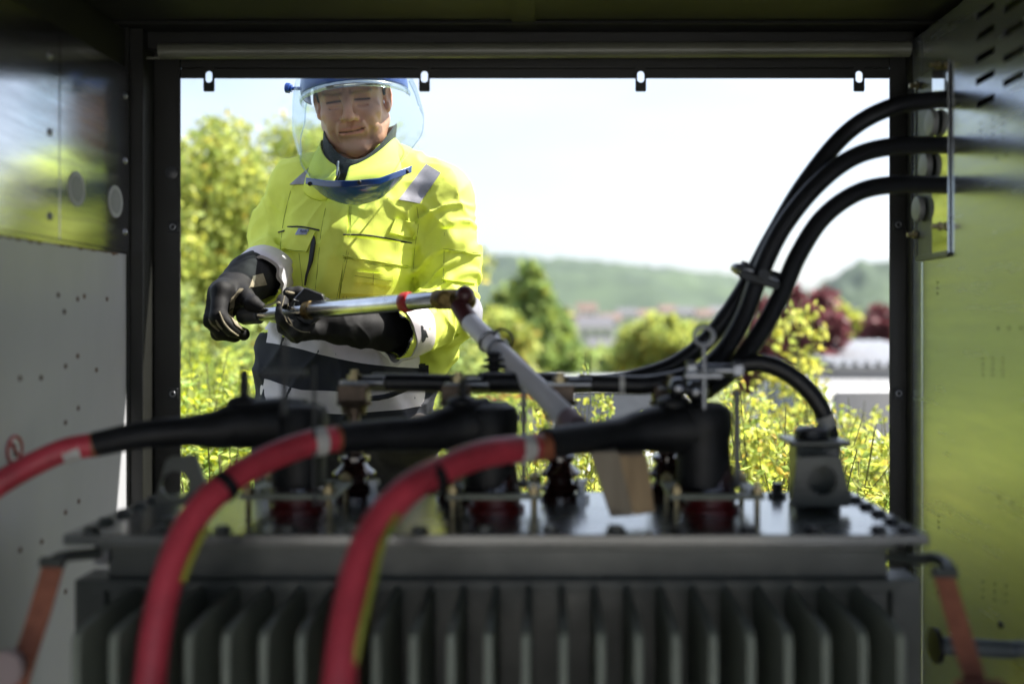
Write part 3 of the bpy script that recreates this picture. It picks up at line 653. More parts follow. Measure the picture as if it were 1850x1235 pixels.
# ================================================================== sculpting with distance fields
f32 = np.float32
class Vox:
    def __init__(s, lo, hi, h):
        s.lo = np.array(lo, dtype=f32); s.h = h
        n = np.ceil((np.array(hi) - np.array(lo)) / h).astype(int) + 1; s.n = n
        s.X = (s.lo[0] + h * np.arange(n[0], dtype=f32))[:, None, None]
        s.Y = (s.lo[1] + h * np.arange(n[1], dtype=f32))[None, :, None]
        s.Z = (s.lo[2] + h * np.arange(n[2], dtype=f32))[None, None, :]
        s.D = np.full(n, 9.0, dtype=f32)
    def _sl(s, lo, hi, pad):
        a = np.clip(np.floor((np.array(lo) - pad - s.lo) / s.h).astype(int), 0, s.n - 1)
        b = np.clip(np.ceil((np.array(hi) + pad - s.lo) / s.h).astype(int) + 1, 1, s.n)
        return tuple(slice(int(p), int(max(q, p + 1))) for p, q in zip(a, b))
    def _comb(s, sl, d, k, sub=False):
        c = s.D[sl]
        if sub:
            hh = np.maximum(k - np.abs(c + d), 0) / max(k, 1e-9); s.D[sl] = np.maximum(c, -d) + hh * hh * k * .25
        else:
            hh = np.maximum(k - np.abs(c - d), 0) / max(k, 1e-9); s.D[sl] = np.minimum(c, d) - hh * hh * k * .25
    def cone(s, a, b, ra, rb, k=.01, sub=False, pad=None, sc_=(1, 1, 1)):
        a = np.array(a, dtype=f32); b = np.array(b, dtype=f32); r = max(ra, rb)
        pad = (r * max(sc_) + k * 1.5 + .02) if pad is None else pad
        sl = s._sl(np.minimum(a, b), np.maximum(a, b), pad)
        X, Y, Z = s.X[sl[0]], s.Y[:, sl[1]], s.Z[:, :, sl[2]]
        d = b - a; L2 = float(d @ d) + 1e-12
        t = np.clip(((X - a[0]) * d[0] + (Y - a[1]) * d[1] + (Z - a[2]) * d[2]) / L2, 0, 1)
        px = (X - a[0] - t * d[0]) / sc_[0]; py = (Y - a[1] - t * d[1]) / sc_[1]; pz = (Z - a[2] - t * d[2]) / sc_[2]
        dd = (np.sqrt(px * px + py * py + pz * pz) - (ra + (rb - ra) * t)) * min(sc_)
        s._comb(sl, dd, k, sub); return s
    def chain(s, pts, rs, k=.006, k0=None, sub=False):
        for i in range(len(pts) - 1): s.cone(pts[i], pts[i + 1], rs[i], rs[i + 1], (k0 if (k0 is not None and i == 0) else k), sub)
        return s
    def ell(s, c, r, k=.01, sub=False, rot=None, pad=None):
        c = np.array(c, dtype=f32); R_ = max(r); pad = R_ + k * 1.5 + .015 if pad is None else pad
        sl = s._sl(c, c, pad); X, Y, Z = s.X[sl[0]] - c[0], s.Y[:, sl[1]] - c[1], s.Z[:, :, sl[2]] - c[2]
        if rot is not None:
            m = np.array(rot.transposed(), dtype=f32)
            X, Y, Z = m[0, 0] * X + m[0, 1] * Y + m[0, 2] * Z, m[1, 0] * X + m[1, 1] * Y + m[1, 2] * Z, m[2, 0] * X + m[2, 1] * Y + m[2, 2] * Z
        k0 = np.sqrt((X / r[0]) ** 2 + (Y / r[1]) ** 2 + (Z / r[2]) ** 2)
        k1 = np.sqrt((X / r[0] ** 2) ** 2 + (Y / r[1] ** 2) ** 2 + (Z / r[2] ** 2) ** 2) + 1e-6
        s._comb(sl, k0 * (k0 - 1) / k1, k, sub); return s
    def stack(s, rows, k=.02, p=2.3):
        """vertical loft: rows of (z, xc, yc, half width, half depth)"""
        rows = sorted(rows); A = np.array(rows, dtype=f32); z = s.Z[0, 0]
        g = lambda i: np.interp(z, A[:, 0], A[:, i]).astype(f32)[None, None, :]
        xc, yc, a, b = g(1), g(2), g(3), g(4)
        q = (np.abs((s.X - xc) / a) ** p + np.abs((s.Y - yc) / b) ** p) ** (1 / p)
        d = (q - 1) * np.minimum(a, b) * .9
        d = np.maximum(d, np.maximum(A[0, 0] - s.Z, s.Z - A[-1, 0]))
        s._comb((slice(None),) * 3, d, k); return s
    def mesh(s, off=None, smooth=1):
        D = s.D if off is None else s.D + off
        n = D.shape; ins = D < 0
        nx, ny, nz = n[0] - 1, n[1] - 1, n[2] - 1
        cnt = np.zeros((nx, ny, nz), dtype=np.int8)
        for i in (0, 1):
            for j in (0, 1):
                for k in (0, 1): cnt += ins[i:nx + i, j:ny + j, k:nz + k]
        act = np.argwhere((cnt > 0) & (cnt < 8)); idx = -np.ones((nx, ny, nz), dtype=np.int32)
        idx[act[:, 0], act[:, 1], act[:, 2]] = np.arange(len(act))
        acc = np.zeros((len(act), 3), dtype=f32); num = np.zeros(len(act), dtype=f32)
        cor = [(i, j, k) for i in (0, 1) for j in (0, 1) for k in (0, 1)]
        for a in cor:
            for ax in range(3):
                if a[ax]: continue
                b = list(a); b[ax] = 1
                da = D[act[:, 0] + a[0], act[:, 1] + a[1], act[:, 2] + a[2]]; db = D[act[:, 0] + b[0], act[:, 1] + b[1], act[:, 2] + b[2]]
                m = (da < 0) != (db < 0); t = np.where(m, da / (da - db + 1e-12), 0)
                p = np.array(a, dtype=f32)[None, :].repeat(len(act), 0); p[:, ax] = t
                acc += p * m[:, None]; num += m
        V = (act + acc / np.maximum(num, 1)[:, None]) * s.h + s.lo
        quads = []
        for ax in range(3):
            u, v = (ax + 1) % 3, (ax + 2) % 3
            sl0 = [slice(1, nx), slice(1, ny), slice(1, nz)]; sl0[ax] = slice(0, [nx, ny, nz][ax]); sl1 = list(sl0); sl1[ax] = slice(1, [nx, ny, nz][ax] + 1)
            A_ = ins[tuple(sl0)]; B_ = ins[tuple(sl1)]
            e = np.argwhere(A_ != B_); base = e.copy(); base[:, u] += 1; base[:, v] += 1
            fl = A_[e[:, 0], e[:, 1], e[:, 2]]
            def c(du, dv):
                q = base.copy(); q[:, u] += du; q[:, v] += dv; return idx[q[:, 0], q[:, 1], q[:, 2]]
            q = np.stack([c(-1, -1), c(0, -1), c(0, 0), c(-1, 0)], 1)
            q[~fl] = q[~fl][:, ::-1]; quads.append(q)
        Q = np.concatenate(quads); Q = Q[(Q >= 0).all(1)]
        for _ in range(smooth):
            S = np.zeros_like(V); N_ = np.zeros(len(V), dtype=f32)
            for a, b in ((0, 1), (1, 2), (2, 3), (3, 0)):
                for p_, q_ in ((a, b), (b, a)):
                    for c_ in range(3): S[:, c_] += np.bincount(Q[:, p_], V[Q[:, q_], c_], len(V))
                    N_ += np.bincount(Q[:, p_], minlength=len(V))
            V = V * .5 + .5 * S / np.maximum(N_, 1)[:, None]
        return V.astype(f32), Q

LAT = rng.random((32, 32, 32)).astype(f32) * 2 - 1
def vnoise(x, y, z):
    x, y, z = np.broadcast_arrays(x, y, z)
    i, j, k = np.floor(x).astype(np.int32), np.floor(y).astype(np.int32), np.floor(z).astype(np.int32)
    fx_, fy_, fz_ = x - i, y - j, z - k
    fx_, fy_, fz_ = [q * q * (3 - 2 * q) for q in (fx_, fy_, fz_)]
    g = lambda a, b, c: LAT[(i + a) & 31, (j + b) & 31, (k + c) & 31]
    l = lambda a, b, t: a + (b - a) * t
    return l(l(l(g(0, 0, 0), g(1, 0, 0), fx_), l(g(0, 1, 0), g(1, 1, 0), fx_), fy_), l(l(g(0, 0, 1), g(1, 0, 1), fx_), l(g(0, 1, 1), g(1, 1, 1), fx_), fy_), fz_)

def bvh_of(V, Q): return BVHTree.FromPolygons([tuple(v) for v in V.tolist()], [tuple(q) for q in Q.tolist()])

# ================================================================== the worker
wk = thing('person', P(640, 900, 2.24) * 1, 'person in yellow hi-vis jacket, clear face shield and black gloves holding a rod outside', 'person')
wk.location.z = 0; origin[wk.name] = Vector((wk.location.x, wk.location.y, 0))

def fabric(name, c, c2, rough=.8, wv=900, bump=.25, sheen=.2, dirt=False):
    m = mat(name, c, rough, var=.08, vscale=9, c2=c2, bump=bump, bscale=wv, sheen=sheen, trans=0)
    return m
M_hivis = fabric('hivis_fabric', (.77, .86, .13), (.64, .74, .085), .75, sheen=0)
M_navy = fabric('navy_fabric', (.010, .013, .022), (.006, .008, .014), .8, sheen=0)
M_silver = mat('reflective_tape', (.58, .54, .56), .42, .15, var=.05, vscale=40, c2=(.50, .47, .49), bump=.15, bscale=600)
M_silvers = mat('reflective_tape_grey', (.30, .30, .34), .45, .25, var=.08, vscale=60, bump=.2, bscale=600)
M_fleece = mat('grey_fleece', (.055, .06, .06), .95, var=.3, vscale=300, bump=.5, bscale=900)
M_stitch = mat('stitching', (.20, .26, .03), .9)
M_piping = mat('black_piping', (.008, .010, .014), .6)
M_glove = mat('black_glove', (.007, .007, .008), .68, spec=.22, var=.25, vscale=30, bump=.3, bscale=700)
M_beige = mat('beige_leather', (.24, .21, .14), .75, var=.2, vscale=60, bump=.3, bscale=500)
M_trouser = mat('dark_trouser', (.030, .026, .026), .85, var=.3, vscale=20, bump=.3, bscale=700)
M_boot = mat('black_boot', (.02, .018, .016), .5)
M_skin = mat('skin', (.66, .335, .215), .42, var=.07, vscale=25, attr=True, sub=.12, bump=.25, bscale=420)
M_hair = mat('dark_grey_hair', (.035, .03, .027), .6, var=.4, vscale=200, bump=.6, bscale=500, stretch=(1, 1, .3))

# ---- jacket field -------------------------------------------------
def row(v, ul, ur, yc, hd): return (fz(v, yc - .05), (fx(ul, yc) + fx(ur, yc)) / 2, yc, (fx(ur, yc) - fx(ul, yc)) / 2, hd)
TR = [row(304, 585, 722, 2.285, .060), row(316, 560, 748, 2.275, .080), row(330, 528, 782, 2.265, .098), row(365, 508, 800, 2.255, .112), row(420, 503, 775, 2.25, .125), row(480, 505, 757, 2.25, .130),
      row(540, 498, 757, 2.25, .132), row(600, 491, 764, 2.25, .136), row(650, 482, 770, 2.25, .140), row(700, 474, 778, 2.25, .143), row(752, 468, 786, 2.25, .142), row(768, 474, 782, 2.25, .136)]
lo = (fx(430, 2.2), 1.96, fz(775, 2.2)); hi = (fx(895, 2.2), 2.46, fz(235, 2.2))
J = Vox(lo, hi, .0036)
armR = [P(548, 345, 2.262), P(522, 436, 2.30), P(470, 503, 2.105)]
armL = [P(797, 362, 2.255), P(808, 468, 2.235), P(807, 566, 2.20), P(722, 598, 2.035)]
J.chain(armR[:2], [.066, .062], .02, .02); J.cone(armR[1], armR[2], .060, .0560, .03)
J.chain([P(546, 345, 2.262), P(498, 402, 2.262), P(492, 425, 2.25), P(500, 452, 2.23)], [.058, .044, .036, .034], .03)
J.chain(armL[:3], [.068, .066, .062], .02, .02); J.cone(armL[2], armL[3], .064, .057, .03)
J.cone(P(800, 610, 2.21), P(812, 600, 2.22), .035, .03, .03)
# hollow sleeve mouths
J.cone(P(466, 506, 2.085), P(440, 520, 1.99), .0515, .062, .004, True); J.cone(P(710, 602, 2.02), P(672, 612, 1.94), .050, .060, .004, True)
J.cone(P(484, 485, 2.15), P(466, 506, 2.085), .046, .0515, .004, True); J.cone(P(745, 593, 2.085), P(710, 602, 2.02), .045, .050, .004, True)
J.stack(TR, .016)
# slope of the shoulders
J.cone(P(640, 300, 2.28), P(548, 343, 2.265), .072, .066, .05); J.cone(P(665, 296, 2.28), P(792, 352, 2.265), .074, .068, .05)
J.cone(P(646, 235, 2.245), P(640, 320, 2.235), .060, .056, .012, True)
# loose hem folds at the sides
J.cone(P(492, 618, 2.22), P(484, 672, 2.2), .030, .026, .03); J.cone(P(790, 648, 2.22), P(772, 725, 2.22), .030, .022, .03)
J.cone(P(808, 640, 2.23), P(790, 668, 2.23), .026, .024, .02)
# folds: long soft ones plus sharper ridges, and named creases
X, Y, Z = J.X, J.Y, J.Z
n1 = vnoise(X * 9 + Z * 5, Y * 9, Z * 6 - X * 4); n2 = vnoise(X * 22 + 7 + Z * 9, Y * 18, Z * 15 - X * 10 + 3)
rg = 1 - np.abs(vnoise(X * 13 + Z * 11 + 3, Y * 12 + 5, Z * 8 - X * 13))
navyband = np.clip((fz(590, 2.15) - Z) / .05, 0, 1)
rg2 = 1 - np.abs(vnoise(X * 19 - Z * 14 + 9, Y * 16 + 2, Z * 10 + X * 9))
n3 = vnoise(X * 48 + Z * 20, Y * 40, Z * 34 - X * 16)
J.D += (n3 * .0013 + n1 * .0070 + n2 * .0030 - .0055 * rg ** 5 - .0030 * rg2 ** 6 + .0022)
# sleeves gather in rings towards the elbows
def gather(a, b, ra, amp, freq, ph, twist=0):
    a = np.array(a, dtype=f32); b = np.array(b, dtype=f32); d = b - a; L_ = float(np.sqrt(d @ d))
    sl = J._sl(np.minimum(a, b), np.maximum(a, b), ra + .03); X, Y, Z = J.X[sl[0]], J.Y[:, sl[1]], J.Z[:, :, sl[2]]
    t = ((X - a[0]) * d[0] + (Y - a[1]) * d[1] + (Z - a[2]) * d[2]) / (L_ * L_)
    r = np.sqrt((X - a[0] - t * d[0]) ** 2 + (Y - a[1] - t * d[1]) ** 2 + (Z - a[2] - t * d[2]) ** 2)
    wv = np.sin(2 * np.pi * (t * freq + ph + .9 * vnoise(X * 14, Y * 14, Z * 14) + twist * (X - a[0])))
    wt = np.clip((ra + .03 - r) / .03, 0, 1) * np.clip(t * 5, 0, 1) * np.clip((1.02 - t) * 6, 0, 1)
    J.D[sl] -= (amp * (np.maximum(wv, -.2) ** 3) * wt).astype(f32)
gather(armL[0], armL[2], .075, .0075, 5, .1, 12); gather(armL[2], armL[3], .07, .005, 3, .3, -8); gather(armR[0], armR[1], .07, .0075, 3.5, 0, -10)
def crease(pts, r, k=.008, sub=True):
    q = spline(PN(pts), 6); J.chain(q, [r] * len(q), k, sub=sub)
# armhole seams, chest pulls
crease([(752, 345, 2.165), (760, 400, 2.15), (752, 450, 2.145), (748, 500, 2.155)], .004); crease([(520, 345, 2.175), (508, 400, 2.16), (503, 450, 2.15)], .004)
crease([(790, 380, 2.165), (770, 420, 2.15), (757, 470, 2.15)], .0035, .012); crease([(820, 400, 2.17), (790, 440, 2.16), (770, 500, 2.15)], .0035, .012)
crease([(505, 560, 2.12), (560, 585, 2.10), (640, 600, 2.09)], .004, .01); crease([(500, 690, 2.11), (600, 668, 2.09), (740, 676, 2.11)], .005, .02)
crease([(760, 690, 2.11), (700, 715, 2.095), (640, 722, 2.09)], .003, .012, False)
crease([(800, 520, 2.13), (830, 540, 2.14), (858, 528, 2.16)], .004, .008); crease([(770, 590, 2.10), (800, 612, 2.12), (826, 600, 2.15)], .003, .008)
JV, JQ = J.mesh(smooth=2)
jb = bvh_of(JV, JQ)
# navy below the upper silver band (front view line, sloping down to the right), yellow elsewhere; dark lining in the sleeve mouths
C_ = JV[JQ].mean(1); uu = C_[:, 0] * F / C_[:, 1] + U0; vv = V0 - (C_[:, 2] - H) * F / C_[:, 1]
def band_top(u): return np.interp(u, [470, 520, 600, 680, 760, 800], [575, 585, 606, 622, 634, 640])
line_z = H + (V0 - (band_top(C_[:, 0] * F / 2.12 + U0) + 26)) * 2.12 / F
def dist_seg(C, a, b):
    a = np.array(a); b = np.array(b); d = b - a; t = np.clip((C - a) @ d / (d @ d), 0, 1); return np.linalg.norm(C - a - t[:, None] * d, axis=1)
arm_d = np.minimum(np.minimum(dist_seg(C_, armL[1], armL[2]), dist_seg(C_, armL[2], armL[3])), np.minimum(dist_seg(C_, armR[1], armR[2]), dist_seg(C_, armR[1], armR[0])))
mi = ((C_[:, 2] < line_z) & (arm_d > .078)).astype(np.int32)
mi[(mi == 1) & (C_[:, 0] > fx(775, 2.2)) & (C_[:, 2] > fz(690, 2.2)) ] = 0
inR = dist_seg(C_, P(484, 485, 2.15), P(440, 520, 1.99)) < .0525; inL = dist_seg(C_, P(745, 593, 2.085), P(672, 612, 1.94)) < .0505
mi[inR | inL] = 1
jk = npmesh('jacket', JV, JQ, [M_hivis, M_navy], wk, mi=mi)

def cast(u, v, tree=jb, y0=1.0):
    o = P(u, v, .3); d = (P(u, v, 3) - o).normalized()
    return tree.ray_cast(o, d)
def grid_patch(name, m, quad_fn, nu, nv, off, th, parent=jk, bev=True, tree=jb, tint=None):
    """drape a sheet on the jacket: quad_fn(s,t) gives the picture position where it lies; it gets real thickness"""
    top = []; nr = []
    for j in range(nv + 1):
        for i in range(nu + 1):
            u, v = quad_fn(i / nu, j / nv); loc, n, _, _ = cast(u, v, tree)
            if loc is None: top.append(None); nr.append(None); continue
            if n.y > 0: n = -n
            top.append(loc); nr.append(n)
    # fill misses and smooth the normals
    for i in range(len(top)):
        if top[i] is None:
            for d_ in (1, -1, 2, -2, nu + 1, -nu - 1, 3, -3):
                if 0 <= i + d_ < len(top) and top[i + d_] is not None: top[i] = top[i + d_]; nr[i] = nr[i + d_]; break
    if any(t is None for t in top): return None
    g = np.array([list(t) for t in top]).reshape(nv + 1, nu + 1, 3); N_ = np.array([list(t) for t in nr]).reshape(nv + 1, nu + 1, 3)
    for _ in range(4):
        Np = np.pad(N_, ((1, 1), (1, 1), (0, 0)), 'edge'); N_ = (Np[:-2, 1:-1] + Np[2:, 1:-1] + Np[1:-1, :-2] + Np[1:-1, 2:] + 2 * N_) / 6
    gp = np.pad(g, ((1, 1), (1, 1), (0, 0)), 'edge'); sm = (gp[:-2, 1:-1] + gp[2:, 1:-1] + gp[1:-1, :-2] + gp[1:-1, 2:]) / 4
    g[1:-1, 1:-1] = sm[1:-1, 1:-1] * .5 + g[1:-1, 1:-1] * .5
    N_ /= np.linalg.norm(N_, axis=2, keepdims=True) + 1e-9
    T_ = g + N_ * (off + th); B_ = g + N_ * (off - .006)
    ring = [(0, i) for i in range(nu)] + [(j, nu) for j in range(nv)] + [(nv, i) for i in range(nu, 0, -1)] + [(j, 0) for j in range(nv, 0, -1)]
    W = nu + 1; M_ = (nu + 1) * (nv + 1); V = np.concatenate([T_.reshape(-1, 3), B_.reshape(-1, 3)])
    Q = [(j * W + i, j * W + i + 1, (j + 1) * W + i + 1, (j + 1) * W + i) for j in range(nv) for i in range(nu)]
    for a, b in zip(ring, ring[1:] + ring[:1]): Q.append((a[0] * W + a[1], M_ + a[0] * W + a[1], M_ + b[0] * W + b[1], b[0] * W + b[1]))
    Q = [q[::-1] for q in Q]
    o = npmesh(name, V, Q, m, parent); o.data.set_sharp_from_angle(angle=R(50)); return o
def bil(a, b, c, d):
    """a top-left, b top-right, c bottom-right, d bottom-left"""
    return lambda s, t: ((a[0] * (1 - s) + b[0] * s) * (1 - t) + (d[0] * (1 - s) + c[0] * s) * t, (a[1] * (1 - s) + b[1] * s) * (1 - t) + (d[1] * (1 - s) + c[1] * s) * t)
def bandfn(us, vt, vb):
    return lambda s, t: ((us[0] + (us[-1] - us[0]) * s), np.interp(us[0] + (us[-1] - us[0]) * s, us, vt) * (1 - t) + np.interp(us[0] + (us[-1] - us[0]) * s, us, vb) * t)

# torso tapes go all the way round: cast inside-out from the body axis
def hoop(name, m, axis, zf, hgt, off=.0016, seg=150, nv=6, parent=jk, maxr=.30, tree=jb, y2=None):
    xc, yc = axis; V = []; last = None
    for i in range(seg):
        a = 2 * math.pi * i / seg; d = Vector((math.cos(a), math.sin(a), 0))
        for j in range(nv + 1):
            z = zf(a) - hgt * j / nv; hit = tree.ray_cast(Vector((xc, yc, z)), d); r = hit[3] if hit[0] is not None else .2
            V.append((a, z, min(r, maxr)))
    A = np.array(V).reshape(seg, nv + 1, 3); r = A[:, :, 2]
    TA = np.array(sorted(TR)); ha = np.interp(A[:, :, 1], TA[:, 0], TA[:, 3]); hb = np.interp(A[:, :, 1], TA[:, 0], TA[:, 4]); re_ = (np.abs(np.cos(A[:, :, 0]) / ha) ** 2.3 + np.abs(np.sin(A[:, :, 0]) / hb) ** 2.3) ** (-1 / 2.3)
    r = np.clip(r, re_ - .006, re_ + .009)
    for _ in range(3): r = (np.roll(r, 1, 0) + np.roll(r, -1, 0) + 2 * r) / 4
    out = []
    for o_ in (off, off - .006):
        x = xc + np.cos(A[:, :, 0]) * (r + o_); y = yc + np.sin(A[:, :, 0]) * (r + o_); out.append(np.stack([x, y, A[:, :, 1]], 2).reshape(-1, 3))
    V = np.concatenate(out); M_ = seg * (nv + 1); W = nv + 1; Q = []
    for i in range(seg):
        i2 = (i + 1) % seg
        for j in range(nv): Q.append((i * W + j, i * W + j + 1, i2 * W + j + 1, i2 * W + j))
        Q.append((i * W, i2 * W, M_ + i2 * W, M_ + i * W)); Q.append((i * W + nv, M_ + i * W + nv, M_ + i2 * W + nv, i2 * W + nv))
    o = npmesh(name, V, Q, m, parent); o.data.set_sharp_from_angle(angle=R(50)); return o
xc = fx(628, 2.25)
def zf1(a):   # upper tape: slopes down to the right of the picture
    return H + (V0 - np.interp(fx(628, 2.13) * F / 2.13 + U0 + math.cos(a) * 140, [470, 520, 600, 680, 760, 800], [577, 585, 603, 618, 630, 636])) * 2.12 / F
hoop('reflective_tape', M_silver, (xc, 2.25), zf1, .044, maxr=.185)
def zf2(a): return H + (V0 - np.interp(628 + math.cos(a) * 145, [480, 520, 560, 640, 740, 776], [676, 694, 704, 706, 700, 694])) * 2.12 / F
hoop('reflective_tape', M_silver, (xc, 2.25), zf2, .048, maxr=.19)
# sleeve tapes: hoops round the sleeve axes
def sleeve_hoop(name, m, a, b, w, tilt, off, maxr, parent=jk, seg=70, nv=6, w2=None):
    a = Vector(a); b = Vector(b); d = (b - a).normalized(); n = d.orthogonal().normalized(); c = d.cross(n); V = []
    for i in range(seg):
        an = 2 * math.pi * i / seg; rd = n * math.cos(an) + c * math.sin(an)
        for j in range(nv + 1):
            p = a + d * (w * (j / nv) + tilt * rd.dot(Vector((0, 0, 1))))
            hit = jb.ray_cast(p + rd * (maxr + .012), -rd); r = min(max(maxr + .012 - hit[3] if hit[0] is not None else maxr, maxr - .014), maxr); V.append((p, rd, r))
    r = np.array([v[2] for v in V]).reshape(seg, nv + 1)
    for _ in range(2): r = (np.roll(r, 1, 0) + np.roll(r, -1, 0) + 2 * r) / 4
    r = r.ravel(); T_ = [v[0] + v[1] * (r[k] + off) for k, v in enumerate(V)]; B_ = [v[0] + v[1] * (r[k] - .004) for k, v in enumerate(V)]
    V = [list(p) for p in T_ + B_]; M_ = seg * (nv + 1); W = nv + 1; Q = []
    for i in range(seg):
        i2 = (i + 1) % seg
        for j in range(nv): Q.append((i * W + j, i2 * W + j, i2 * W + j + 1, i * W + j + 1))
        Q.append((i * W, M_ + i * W, M_ + i2 * W, i2 * W)); Q.append((i * W + nv, i2 * W + nv, M_ + i2 * W + nv, M_ + i * W + nv))
    o = npmesh(name, V, Q, m, parent); o.data.set_sharp_from_angle(angle=R(50)); return o
def lerp(a, b, t): return a + (b - a) * t
sleeve_hoop('sleeve_tape', M_silver, lerp(armR[1], armR[2], .80), armR[2], .074, 0, .0034, .066)
sleeve_hoop('sleeve_tape', M_silver, lerp(armL[2], armL[3], .82), armL[3], .058, 0, .0032, .065)
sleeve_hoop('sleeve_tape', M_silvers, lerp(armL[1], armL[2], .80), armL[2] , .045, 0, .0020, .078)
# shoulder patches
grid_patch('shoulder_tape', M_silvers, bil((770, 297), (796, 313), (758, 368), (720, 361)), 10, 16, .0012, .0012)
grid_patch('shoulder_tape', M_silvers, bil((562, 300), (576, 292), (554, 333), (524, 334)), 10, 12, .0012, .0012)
# placket, pockets, flaps, piping
grid_patch('zip_placket', M_hivis, lambda s, t: (np.interp(t, [0, .4, 1], [590, 578, 566]) * (1 - s) + np.interp(t, [0, .3, 1], [628, 627, 600]) * s, (368 + 214 * t) * (1 - s) + (366 + 240 * t) * s), 12, 60, .0015, .0028)
grid_patch('chest_pocket', M_hivis, bil((512, 410), (571, 418), (566, 440), (509, 440)), 16, 10, .002, .001)
grid_patch('pocket_flap', M_hivis, bil((511, 414), (570, 422), (556, 456), (508, 452)), 16, 12, .002, .0045)
grid_patch('chest_pocket', M_hivis, bil((622, 468), (742, 472), (736, 536), (616, 530)), 24, 16, .001, .0035)
grid_patch('pocket_flap', M_hivis, bil((622, 429), (744, 441), (738, 483), (618, 464)), 28, 14, .002, .0055)
grid_patch('loop_tape', M_hivis, bil((641, 489), (709, 497), (706, 516), (639, 508)), 16, 6, .0045, .0035)
grid_patch('mic_tab', M_hivis, bil((713, 395), (756, 402), (748, 432), (703, 421)), 12, 10, .002, .0035)
grid_patch('sleeve_pocket', M_hivis, bil((800, 448), (866, 460), (858, 512), (800, 506)), 14, 14, .002, .003)
grid_patch('pocket_flap', M_hivis, bil((797, 415), (866, 420), (866, 461), (799, 452)), 16, 10, .002, .006)
grid_patch('care_label', M_piping, bil((759, 588), (766, 590), (773, 612), (761, 618)), 4, 8, .002, .001)
sv, sf = [], []
for o_ in [jk] + list(jk.children):
    if o_.name.startswith(('reflective', 'sleeve_tape', 'shoulder')): continue
    b_ = len(sv); sv += [tuple(v_.co) + () for v_ in o_.data.vertices]; sf += [tuple(b_ + i_ for i_ in p_.vertices) for p_ in o_.data.polygons]
wb = Vector(origin[wk.name]); sv = [(a_ + wb.x, b2_ + wb.y, c2_ + wb.z) for a_, b2_, c2_ in sv]; jb2 = BVHTree.FromPolygons(sv, sf)
def seam(name, m, pts, r, off=.0006, n=8, parent=jk):
    q = []
    for p in spline([Vector((a, b, 0)) for a, b in pts], n):
        l_, nn, _, _ = cast(p.x, p.y, jb2)
        if l_ is None or (q and abs(l_.y - q[-1].y) > .03): continue
        q.append(l_ + (nn if nn.y < 0 else -nn) * off)
    for _ in range(2): q = [q[0]] + [(q[i - 1] + q[i] * 2 + q[i + 1]) / 4 for i in range(1, len(q) - 1)] + [q[-1]]
    m_ = MB(); m_.tube(q, r, 6); return m_.build(name, m, parent)
seam('piping', M_piping, [(620, 424), (660, 425), (700, 431), (744, 440)], .0019, .0008)
seam('piping', M_piping, [(520, 410), (545, 410), (577, 416)], .0019, .0008)
seam('piping', M_piping, [(503, 420), (514, 417)], .0019, .0008)
g_ = MB()
zipp = grid_patch('zip_gap', M_piping, lambda s, t: (np.interp(t, [0, .15, .5, .8, 1], [567, 564, 560, 553, 551]) * (1 - s) + np.interp(t, [0, .15, .5, .8, 1], [568, 571, 566, 556, 552]) * s, 424 + 92 * t), 5, 24, .0035, .0018)
grid_patch('name_label', mat('label_blue_grey', (.30, .34, .50), .6), bil((543, 415.5), (559.5, 416), (555, 426), (538, 425)), 5, 4, .0075, .001)
for pts in ([(631, 372), (629, 440), (612, 520), (602, 585)], [(634, 372), (632, 440), (616, 520), (606, 585)], [(588, 376), (580, 420), (572, 500), (566, 560)],
            [(619, 462), (680, 474), (737, 480)], [(620, 466), (680, 478), (736, 484)], [(620, 535), (618, 560), (616, 585)], [(626, 535), (624, 560)], [(540, 457), (545, 500), (548, 540)],
            [(508, 449), (535, 453), (556, 453)], [(748, 345), (756, 400), (749, 450), (746, 505)], [(675, 492), (674, 514)], [(641, 498), (675, 503), (707, 507)],
            [(803, 420), (801, 510)], [(800, 449), (830, 453), (864, 457)], [(525, 345), (512, 400), (505, 460)]):
    try: seam('stitch_line', M_stitch, pts, .00055, .0003)
    except Exception: pass
for pts in ([(573, 592), (572, 615)], [(577, 594), (576, 616)], [(728, 706), (732, 738)], [(732, 705), (736, 737)]):
    try: seam('tape_seam', mat('tape_seam', (.12, .11, .12), .8), pts, .0007, .0022)
    except Exception: pass
# lettering of the small chest label
cu = bpy.data.curves.new('t', 'FONT'); cu.body = 'Rofa'; cu.size = .0085; cu.shear = .35; cu.extrude = .0002; cu.align_x = 'CENTER'; cu.align_y = 'CENTER'
to = bpy.data.objects.new('t', cu); col.objects.link(to); dg = bpy.context.evaluated_depsgraph_get(); me = bpy.data.meshes.new_from_object(to.evaluated_get(dg)); bpy.data.objects.remove(to)
l_, nn, _, _ = cast(549, 420.5); nn = nn if nn.y < 0 else -nn
xa = Vector((1, .05, -.05)); xa = (xa - nn * xa.dot(nn)).normalized(); za = nn.cross(xa).normalized()
if za.z < 0: za = -za
me.transform(Matrix((( xa.x, za.x, nn.x, 0), (xa.y, za.y, nn.y, 0), (xa.z, za.z, nn.z, 0), (0, 0, 0, 1)))); me.transform(Matrix.Translation(l_ + nn * .0095))
me.materials.clear(); me.materials.append(mat('label_print', (.03, .04, .10), .6)); link('label_text', me, jk)

